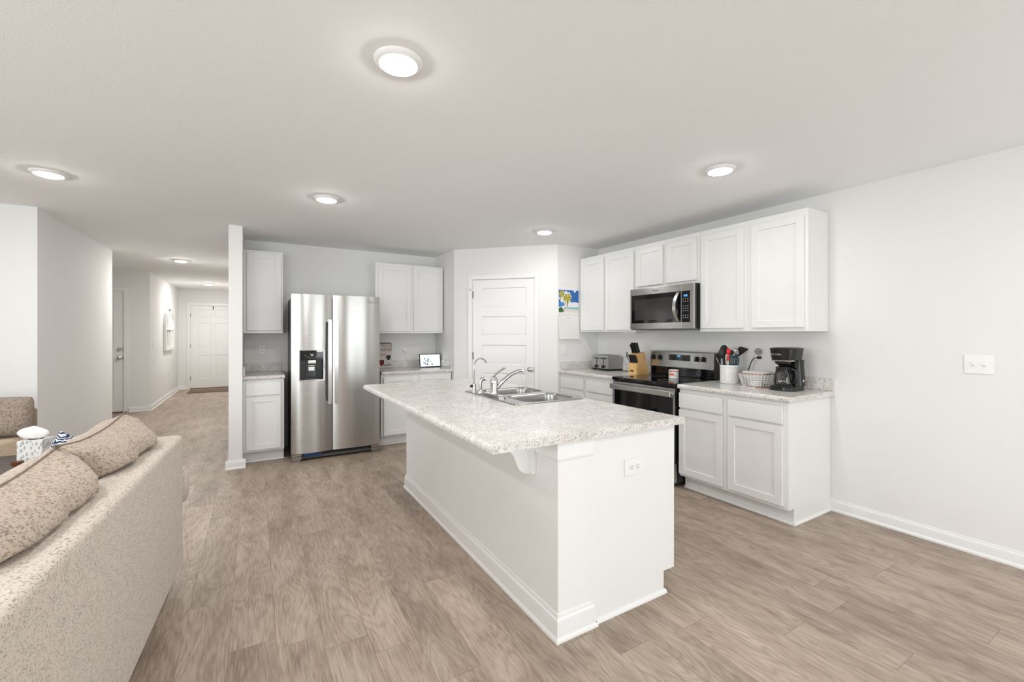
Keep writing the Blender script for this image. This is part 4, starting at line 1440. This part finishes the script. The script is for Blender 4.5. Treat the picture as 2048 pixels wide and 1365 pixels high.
for k in range(6):
    z = 0.032 + k * 0.012
    r = 0.0655 - 0.0180 * max(0, (z - 0.03)) / 0.08 + 0.0004
    tk.bm.from_mesh(band(r + 0.001, 178, 178 + (14 if k % 2 == 0 else 8), z, z + 0.0016, 3).mesh('q'))
obj('cup_marks', tk, WIREWHITE, cf)

# ------------------------------------------------------------------ calendar on the pantry side wall
cal = thing('wall_calendar', 'open wall calendar with a palm beach photograph', 'calendar', (3.166, 4.2203, 1.285))
CWD = 0.314
pg = obj('picture_page', MB().box((0, -0.006, 0.298), (CWD, -0.0008, 0.606)), PAPER, cal)
SKY = plain('print_sky_blue', S(40, 104, 176), 0.5)
LAYER = [0]
def flat(nm, poly, mat, y, par=pg):
    LAYER[0] += 1
    y = -0.0062 - 0.00006 * LAYER[0]
    return obj(nm, MB().prism(poly, 'y', y, -0.0061), mat, par)
PX0, PZ0, PW, PH = 0.002, 0.330, 0.308, 0.274
def q(u, v):
    return (PX0 + u * PW, PZ0 + v * PH)
flat('printed_sky', [q(0, .24), q(1, .40), q(1, 1), q(0, 1)], SKY, -0.0061)
def blob(cx, cy, rx, ry, n=22, sd=0):
    rn = random.Random(sd)
    return [q(min(1, max(0, cx + rx * (1 + 0.18 * rn.uniform(-1, 1)) * math.cos(2 * PI * k / n))), min(1, max(0, cy + ry * (1 + 0.18 * rn.uniform(-1, 1)) * math.sin(2 * PI * k / n)))) for k in range(n)]
CLOUD = plain('print_cloud', S(236, 238, 240), 0.5)
flat('printed_cloud', blob(0.33, 0.62, 0.30, 0.36, sd=1), CLOUD, -0.0066)
flat('printed_cloud', blob(0.80, 0.97, 0.06, 0.06, sd=2), CLOUD, -0.0066)
flat('printed_cloud', blob(0.80, 0.38, 0.30, 0.09, sd=3), CLOUD, -0.0066)
flat('printed_sea', [q(0.3, .16), q(1, .13), q(1, .24), q(0.3, .24)], plain('print_sea', S(150, 196, 196), 0.5), -0.0070)
flat('printed_lagoon', blob(0.14, 0.37, 0.16, 0.09, sd=4), plain('print_lagoon', S(60, 140, 206), 0.5), -0.0070)
flat('printed_sand', [q(0, 0), q(1, 0), q(1, .12), q(.45, .16), q(0, .22)], plain('print_sand', S(228, 222, 214), 0.5), -0.0070)
TRK = plain('print_trunk', S(104, 66, 42), 0.5)
FRG = plain('print_frond_green', S(150, 156, 60), 0.5)
FRY = plain('print_frond_yellow', S(206, 178, 74), 0.5)
DGR = plain('print_bush', S(50, 104, 52), 0.5)
flat('printed_trunk', [q(.41, .28), q(.45, .28), q(.44, .62), q(.40, .62)], TRK, -0.0074)
flat('printed_trunk', [q(.20, .02), q(.23, .02), q(.33, .22), q(.31, .23)], TRK, -0.0074)
flat('printed_trunk', [q(.02, .42), q(.05, .42), q(.16, .80), q(.13, .80)], TRK, -0.0074)
def fronds(cx, cy, L, n, mats, sd):
    rn = random.Random(sd)
    for k in range(n):
        a = 2 * PI * k / n + rn.uniform(-.2, .2)
        l = L * rn.uniform(.7, 1.1)
        ex, ey = cx + l * math.cos(a), cy + l * math.sin(a) - 0.10 * l / L
        mx, my = cx + l * .5 * math.cos(a), cy + l * .5 * math.sin(a) + 0.03
        nx, ny = -math.sin(a) * .045, math.cos(a) * .045
        cl = lambda v: min(.995, max(.005, v))
        flat('printed_frond', [q(cl(cx), cl(cy)), q(cl(mx + nx), cl(my + ny)), q(cl(ex), cl(ey)), q(cl(mx - nx), cl(my - ny))], mats[k % 2], -0.0078 - 0.0002 * (k % 3))
fronds(0.42, 0.66, 0.29, 13, (FRG, FRY), 5)
fronds(0.15, 0.85, 0.19, 9, (FRG, FRY), 6)
flat('printed_bush', blob(0.10, 0.10, 0.12, 0.12, sd=8), DGR, -0.0078)
page = MB()
L = []
for k in range(9):
    u_ = k / 8
    z = 0.296 - 0.296 * u_
    y = -0.004 - 0.020 * u_ * u_
    L.append([(0.0, y, z), (CWD, y, z), (CWD + 0.004 * u_, y + 0.002, z), (0.0, y + 0.002, z)])
lp = obj('month_page', page.loft(L), PAPER, cal)
gr = MB()
def py_(z):
    u_ = (0.296 - z) / 0.296
    return -0.004 - 0.020 * u_ * u_ - 0.0006
for r in range(6):
    z = 0.215 - r * 0.040
    gr.box((0.02, py_(z) - 0.0003, z - 0.0008), (CWD - 0.02, py_(z) + 0.0003, z + 0.0008))
GREYINK = plain('pale_grey_ink', (0.72, 0.72, 0.72, 1), 0.6)
for r in range(5):
    for c in range(7):
        x, z = 0.028 + c * 0.039, 0.203 - r * 0.040
        gr.box((x, py_(z) - 0.0004, z - 0.004), (x + 0.009, py_(z) + 0.0003, z + 0.004))
gr.box((0.125, py_(.265) - 0.0004, 0.258), (0.19, py_(.265) + 0.0003, 0.272))
obj('date_grid', gr, GREYINK, lp)

# ------------------------------------------------------------------ refrigerator-side counter objects
tb_ = thing('photo_tablet', 'white-screened tablet in a black frame on the counter', 'tablet', (2.045, 5.590, 0.8972), 0.0)
Mt = Matrix.Rotation(-0.16, 4, 'X')
obj('frame', MB().box((-0.150, -0.006, 0.004), (0.150, 0.006, 0.185), 0.004).apply(Mt), BLACK, tb_)
scn = obj('screen', MB().box((-0.138, -0.0072, 0.016), (0.138, -0.0062, 0.173)).apply(Mt), emit('lit_screen', (0.86, 0.93, 1.0, 1), 0.75), tb_, label='lit white screen')
rn = random.Random(3)
INK = [plain('screen_navy', S(40, 70, 120), .4), plain('screen_sky', S(150, 190, 224), .4), plain('screen_green', S(120, 160, 130), .4), plain('screen_black', S(40, 44, 52), .4)]
for k in range(16):
    x, z = -0.03 + rn.gauss(0, 0.032), 0.092 + rn.gauss(0, 0.024)
    obj('screen_mark', MB().ball((x, -0.0074, z), (rn.uniform(.004, .016), 0.0004, rn.uniform(.004, .012)), 10).apply(Mt), INK[k % 4] if k % 3 else INK[1], scn)
obj('stand', MB().box((-0.05, 0.0, 0.0), (0.05, 0.085, 0.008), 0.002).box((-0.04, 0.035, 0.004), (0.04, 0.085, 0.012), 0.002), BLACK, tb_)

pl = thing('plug_adapter', 'white plug adapter with a thin cable running to the counter', 'plug', (1.764, YB - 0.0098, 1.131), 0)
obj('adapter', MB().box((-0.020, -0.042, -0.022), (0.020, -0.0002, 0.020), 0.006), PLASTIC, pl)
obj('cable', MB().tube([(0, -0.03, -0.02), (0.002, -0.034, -0.06), (0.016, -0.036, -0.10), (0.05, -0.036, -0.14), (0.09, -0.045, -0.19), (0.13, -0.06, -0.228), (0.20, -0.09, -0.2305), (0.26, -0.17, -0.2305)], 0.0022, 6), PLASTIC, pl)

sg = thing('coffee_sign', 'cream sign with painted mugs and lettering, half hidden by the refrigerator', 'sign', (1.365, 5.790, 0.8988))
Ms = Matrix.Rotation(-0.10, 4, 'X')
SGW, SGH = 0.215, 0.335
obj('board', MB().box((0, 0, 0), (SGW, 0.012, SGH), 0.002).apply(Ms), plain('cream_board', S(216, 208, 200), 0.7), sg)
obj('edge', MB().box((0, -0.001, SGH - 0.012), (SGW, -0.0002, SGH)).box((SGW - 0.005, -0.001, SGH - 0.10), (SGW, -0.0002, SGH)).apply(Ms), SLOT, sg)
INKB, INKR = plain('black_ink', (0.015, 0.014, 0.014, 1), .7), plain('rust_ink', S(120, 58, 40), .7)
INKG = plain('ochre_ink', S(140, 116, 60), .7)
def sline(tx, sz, x, z, mat, w=1.0):
    text('lettering', tx, sz, mat, sg, Ms @ face_front(x, -0.0006, z), 'RIGHT', width=w)
sline('I love', 0.040, 0.128, 0.302, INKB, 0.85)
sline('most', 0.040, 0.205, 0.302, INKG, 0.85)
sline('about our', 0.024, 0.20, 0.272, INKG)
sline('home,', 0.066, 0.212, 0.243, INKR, 0.85)
sline('are', 0.046, 0.130, 0.180, INKB)
sline('it', 0.03, 0.155, 0.075, INKB)
sline('with', 0.060, 0.205, 0.040, INKB, 0.9)
def mug(x, z, w, h, mat, hs):
    m = MB().prism([(x, z + h), (x + w, z + h), (x + w, z + h * .45), (x + w * .85, z + h * .2), (x + w * .75, z), (x + w * .25, z), (x + w * .15, z + h * .2), (x, z + h * .45)], 'y', -0.0014, -0.0003)
    hx = x if hs < 0 else x + w
    m.tube([(hx + hs * 0.004 * 0 + hs * 0.016 * math.sin(PI * k / 10), -0.0009, z + h * (0.42 + 0.45 * k / 10)) for k in range(11)], 0.004, 6, flat=0.2)
    obj('painted_mug', m.apply(Ms), mat, sg)
mug(0.143, 0.105, 0.056, 0.062, plain('charcoal_paint', S(30, 34, 40), .7), -1)
mug(0.050, 0.030, 0.062, 0.075, plain('maroon_paint', S(112, 26, 22), .7), -1)
st_ = MB()
for x in (0.155, 0.170, 0.185):
    st_.tube([(x + 0.004 * math.sin(k * 1.2), -0.0006, 0.172 + k * 0.006) for k in range(8)], 0.0016, 5, flat=0.3)
obj('painted_steam', st_.apply(Ms), plain('grey_mauve_paint', S(168, 156, 156), .7), sg)

# ------------------------------------------------------------------ hallway things
art = thing('arched_wall_art', 'white arched window-frame wall art in the entry hall', 'wall art', (-1.5755, 11.56, 1.010), PI / 2)
# local x along +Y of the hall, front faces -y (towards +X)
AW, AH = 0.52, 0.93
def archpath(w, h, r, n=8):
    pts = [(-w, 0.0602), (-w, h - r)]
    for k in range(1, n + 1):
        a = PI - k * PI / 2 / n
        pts.append((-w + r + r * math.cos(a), h - r + r * math.sin(a)))
    for k in range(0, n):
        a = PI / 2 - k * PI / 2 / n
        pts.append((w - r + r * math.cos(a), h - r + r * math.sin(a)))
    pts += [(w, h - r), (w, 0.0602)]
    return pts
oo, ii = archpath(AW, AH, 0.42), archpath(AW - 0.06, AH - 0.06, 0.38)
fr_ = MB()
fr_.loft([[(a, -0.05, b) for a, b in oo], [(a, -0.001, b) for a, b in oo], [(a, -0.001, b) for a, b in ii], [(a, -0.05, b) for a, b in ii], [(a, -0.05, b) for a, b in oo]], False, False, False)
fr_.box((-AW, -0.05, 0), (AW, -0.001, 0.06))
obj('frame', fr_, WHITE, art)
bars = MB()
for x in (-0.20, 0.20):
    bars.box((x - 0.022, -0.042, 0.06), (x + 0.022, -0.004, AH - 0.055))
bars.box((-AW + 0.06, -0.036, 0.42), (AW - 0.06, -0.008, 0.47))
obj('bars', bars, WHITE, art)
mt = MB().box((-1.31, 12.12, 0.0005), (-0.30, 12.72, 0.014), 0.004)
tag(obj('door_mat', mt, MATCLOTH), 'brown woven mat in front of the entry door', 'door mat')
ds = MB().cyl((-1.560, 12.10, 0.062), (-1.48, 12.10, 0.062), 0.006).cyl((-1.48, 12.10, 0.062), (-1.465, 12.10, 0.062), 0.011)
tag(obj('spring_door_stop', ds, PLASTIC), 'small white door stop on the entry hall baseboard', 'door stop')

# ------------------------------------------------------------------ sofa seen from behind
SO = math.atan2(-0.9986, -0.0523)
SOX, SOY = -0.337, 2.985
sofa = thing('sofa', 'beige tweed sofa seen from behind', 'sofa', (SOX, SOY, 0), SO)
SLN = 1.95
def soft_box(a, b, bev, seg=5, sub=0):
    return MB().box(a, b, bev, seg)
obj('backrest', MB().box((0, -0.15, 0.085), (SLN, 0, 0.800), 0.028, 5), SOFACLOTH, sofa, 60)
obj('base', MB().box((0.02, -0.93, 0.10), (SLN - 0.02, -0.201, 0.30), 0.02, 3), SOFACLOTH, sofa)
for x0 in (-0.115, SLN - 0.105):
    a = MB()
    a.box((x0 + 0.03, -0.93, 0.09), (x0 + 0.20, -0.205, 0.56), 0.03, 4)
    # rolled top whose rear end swells out past the back panel
    xc = x0 + 0.06 if x0 < 0 else x0 + 0.16
    loops = []
    for (yy, rx, rz) in ((0.014, 0.012, 0.03), (0.012, 0.035, 0.07), (0.000, 0.048, 0.095), (-0.02, 0.054, 0.105), (-0.12, 0.056, 0.105), (-0.90, 0.075, 0.10), (-0.94, 0.055, 0.08)):
        c = (-0.058 if x0 < 0 else SLN + 0.058)
        loops.append([(c + rx * math.cos(2 * PI * k / 20), yy, 0.505 + rz * math.sin(2 * PI * k / 20)) for k in range(20)])
    a.loft(loops)
    obj('arm', a, SOFACLOTH, sofa, 60)
SEAT = SLN - 0.20
for k in range(2):
    x0 = 0.10 + k * SEAT / 2
    obj('seat_cushion', MB().box((x0 + 0.004, -0.95, 0.302), (x0 + SEAT / 2 - 0.004, -0.215, 0.455), 0.035, 4), SOFACLOTH, sofa, 60)
for x in (0.07, SLN - 0.07):
    for y in (-0.075, -0.87):
        lg = MB().lathe([(0.0001, 0), (0.022, 0), (0.026, 0.008), (0.020, 0.020), (0.016, 0.028), (0.026, 0.042), (0.030, 0.055), (0.022, 0.068), (0.034, 0.084), (0.036, 0.098), (0.0001, 0.098)], (x, y, 0))
        obj('leg', lg, DARKWOOD, sofa, label='dark turned wooden leg')


def pillow(w, h, t, seed, n=28, ear=0.05, wr=0.012, sag=0.0, sharp=0.5, fat=(1.0, 1.0)):
    """cushion standing in the local xz plane, y = thickness; returns mesh builder and seam points"""
    m = MB()
    def seam(u, v):
        k = 1 + ear * (abs(u) * abs(v)) ** 3 - 0.055 * (1 - u * u) * abs(v) ** 6 - 0.045 * (1 - v * v) * abs(u) ** 6
        return u * w / 2 * k, v * h / 2 * k
    grid = {}
    for sd in (-1, 1):
        for i in range(n + 1):
            for j in range(n + 1):
                u, v = 2 * i / n - 1, 2 * j / n - 1
                x, z = seam(u, v)
                e = max(0.0, (1 - u ** 4)) ** sharp * max(0.0, (1 - v ** 4)) ** sharp
                nz = noise.noise(Vector((u * 2.2 + seed, v * 2.2, sd * 3.1))) + 0.5 * noise.noise(Vector((u * 5 + seed, v * 5, sd * 7.7)))
                y = sd * t / 2 * (fat[0] if sd < 0 else fat[1]) * e + wr * nz * e
                x += 0.4 * wr * noise.noise(Vector((u * 3, v * 3, seed))) 
                z -= sag * (1 - v) * 0.0 + sag * e * 0.3
                border = i in (0, n) or j in (0, n)
                key = (i, j) if border else (i, j, sd)
                if key not in grid:
                    grid[key] = m.bm.verts.new((x, 0.0 if border else y, z))
        for i in range(n):
            for j in range(n):
                def g(a, b):
                    return grid[(a, b)] if (a in (0, n) or b in (0, n)) else grid[(a, b, sd)]
                q_ = [g(i, j), g(i + 1, j), g(i + 1, j + 1), g(i, j + 1)]
                m.bm.faces.new(q_ if sd < 0 else q_[::-1])
    ringi = [(i, 0) for i in range(n)] + [(n, j) for j in range(n)] + [(n - i, n) for i in range(n)] + [(0, n - j) for j in range(n)]
    pts = [grid[k].co.copy() for k in ringi]
    return m, pts


def cushion(name, label, cat, loc, rotz, tilt, w, h, t, seed, mat, pipe=None, group=None, roll=0.0, rest=None, **kw):
    r = thing(name, label, cat, loc, rotz, group)
    m, pts = pillow(w, h, t, seed, **kw)
    M = Matrix.Translation((0, 0, h / 2)) @ Matrix.Rotation(tilt, 4, 'X') @ Matrix.Rotation(roll, 4, 'Y')
    m.apply(M)
    if rest:                                   # pressed flat where it leans on the backrest
        for v in m.bm.verts:
            f = min(1.0, max(0.0, (rest[1] + 0.03 - v.co.z) / 0.03))
            if v.co.y > rest[0]:
                v.co.y += (rest[0] - v.co.y) * f
    obj('cover', m, mat, r, 180)
    if pipe:
        obj('piping', MB().tube([M @ p for p in pts], 0.0038, 7, True), pipe, r)
    return r


sd_ = Vector((math.cos(SO), math.sin(SO)))
sn_ = Vector((-math.sin(SO), math.cos(SO)))       # towards the back plane
def sofa_pt(a, b):
    return (SOX + sd_.x * a + sn_.x * b, SOY + sd_.y * a + sn_.y * b)
GC = 'loose back cushions along the sofa'
p = sofa_pt(0.455, -0.255)
cushion('back_cushion', 'beige knitted back cushion at the far end of the sofa', 'cushion', (*p, 0.457), SO, -0.10, 0.712, 0.475, 0.365, 3.3, CUSHIONCLOTH, PIPING, GC, rest=(0.103, 0.335), wr=0.030, ear=0.10, sharp=0.44, fat=(0.62, 1.12))
p = sofa_pt(1.215, -0.255)
cushion('back_cushion', 'beige knitted back cushion at the near end of the sofa', 'cushion', (*p, 0.457), SO, -0.10, 0.732, 0.470, 0.365, 8.1, CUSHIONCLOTH, PIPING, GC, rest=(0.103, 0.335), wr=0.032, ear=0.10, sharp=0.44, fat=(0.62, 1.12))
p = sofa_pt(-0.03, -0.475)
cushion('scroll_pillow', 'small navy and white scroll-patterned pillow on the far sofa arm', 'pillow', (*p, 0.648), SO + PI / 2 + 0.10, 0.0, 0.18, 0.18, 0.09, 5.2, DAMASK, None, None, roll=0.55, wr=0.006)
p = sofa_pt(0.31, -0.63)
cushion('dark_pillow', 'charcoal knitted pillow at the left picture edge', 'pillow', (*p, 0.456), SO + 0.5, -0.3, 0.42, 0.28, 0.14, 9.4, FUZZ, None, None, wr=0.02)

# ------------------------------------------------------------------ end table and what stands on it
et = thing('end_table', 'dark end table between the sofa and the loveseat', 'end table', (-1.16, 3.80, 0))
obj('table_top', MB().box((-0.27, -0.27, 0.535), (0.27, 0.27, 0.565), 0.006), plain('dark_grey_wood', (0.07, 0.06, 0.055, 1), 0.3), et)
obj('apron', MB().box((-0.24, -0.24, 0.46), (0.24, 0.24, 0.5345)), DARKWOOD, et)
for x in (-0.22, 0.22):
    for y in (-0.22, 0.22):
        obj('leg', MB().box((x - 0.02, y - 0.02, 0), (x + 0.02, y + 0.02, 0.4595), 0.003), DARKWOOD, et)
tx = thing('tissue_box', 'grey leaf-print tissue box with a white tissue standing up', 'tissue box', (-1.175, 3.86, 0.5655), -0.25)
obj('box', MB().box((-0.062, -0.058, 0), (0.062, 0.058, 0.128), 0.002), LEAFBOX, tx)
obj('opening', MB().lathe([(0.0001, 0.1283), (0.03, 0.1283), (0.0001, 0.1287)], sx=1.3, sy=0.8), SLOT, tx)
ts = MB()
L = []
for k in range(9):
    u_ = k / 8
    r = 0.014 + 0.046 * math.sin(PI * (0.12 + 0.80 * u_))
    L.append([(-0.012 - 0.030 * u_ + r * (1 + 0.16 * math.sin(3 * a + 2 * u_)) * math.cos(a) * 1.25, 0.004 * math.sin(2 * a + u_ * 3) + r * 0.40 * (1 + 0.22 * math.sin(5 * a + 2)) * math.sin(a), 0.129 + 0.080 * u_ - 0.020 * u_ * (1 - math.cos(a + 0.4)) * 0.5) for a in [2 * PI * j / 32 for j in range(32)]])
obj('tissue', ts.loft(L), PAPER, tx, 60, label='white tissue')
bo = thing('wooden_bowl', 'small reddish-brown wooden bowl on the end table', 'bowl', (-1.205, 3.690, 0.5655))
bo.scale = (0.58, 0.58, 0.8)
obj('bowl', MB().lathe([(0.0001, 0), (0.028, 0), (0.030, 0.006), (0.042, 0.020), (0.052, 0.040), (0.049, 0.040), (0.036, 0.022), (0.0001, 0.014)]), BROWNWOOD, bo)

# ------------------------------------------------------------------ armchair at the far left
AR = math.radians(67)      # its front edge runs this way
ac = thing('loveseat', 'tan and brown tweed loveseat at the left picture edge', 'loveseat', (-1.43, 4.76, 0), AR)
# local x runs back along the front edge (0 = far end, negative = towards the camera), local +y = into the seat
obj('seat_base', MB().box((-1.45, 0.02, 0.08), (-0.004, 0.70, 0.435), 0.02, 3), CHAIRCLOTH, ac)
obj('seat_cushion', MB().box((-1.45, 0.0, 0.437), (-0.004, 0.62, 0.585), 0.03, 4), TANCLOTH, ac, 60, label='tan seat cushion')
obj('backrest', MB().box((-1.45, 0.63, 0.08), (-0.004, 0.80, 0.80), 0.04, 4), CHAIRCLOTH, ac, 60)
obj('arm', MB().box((0.0, 0.05, 0.08), (0.05, 0.80, 0.775), 0.02, 4), CHAIRCLOTH, ac, 60)
for x in (-1.40, -0.05):
    for y in (0.08, 0.74):
        obj('leg', MB().cyl((x, y, 0), (x, y, 0.08), 0.018, 0.024), DARKWOOD, ac)
ca, sa = math.cos(AR), math.sin(AR)
def chair_pt(a, b):
    return (-1.43 + ca * a - sa * b, 4.76 + sa * a + ca * b)
p = chair_pt(-0.19, 0.24)
cushion('back_cushion', 'brown-grey tweed cushion with dark piping on the loveseat', 'cushion', (*p, 0.588), AR - 1.25, -0.25, 0.60, 0.30, 0.20, 1.7, CHAIRCLOTH, PIPING, None, wr=0.012, ear=-0.10)
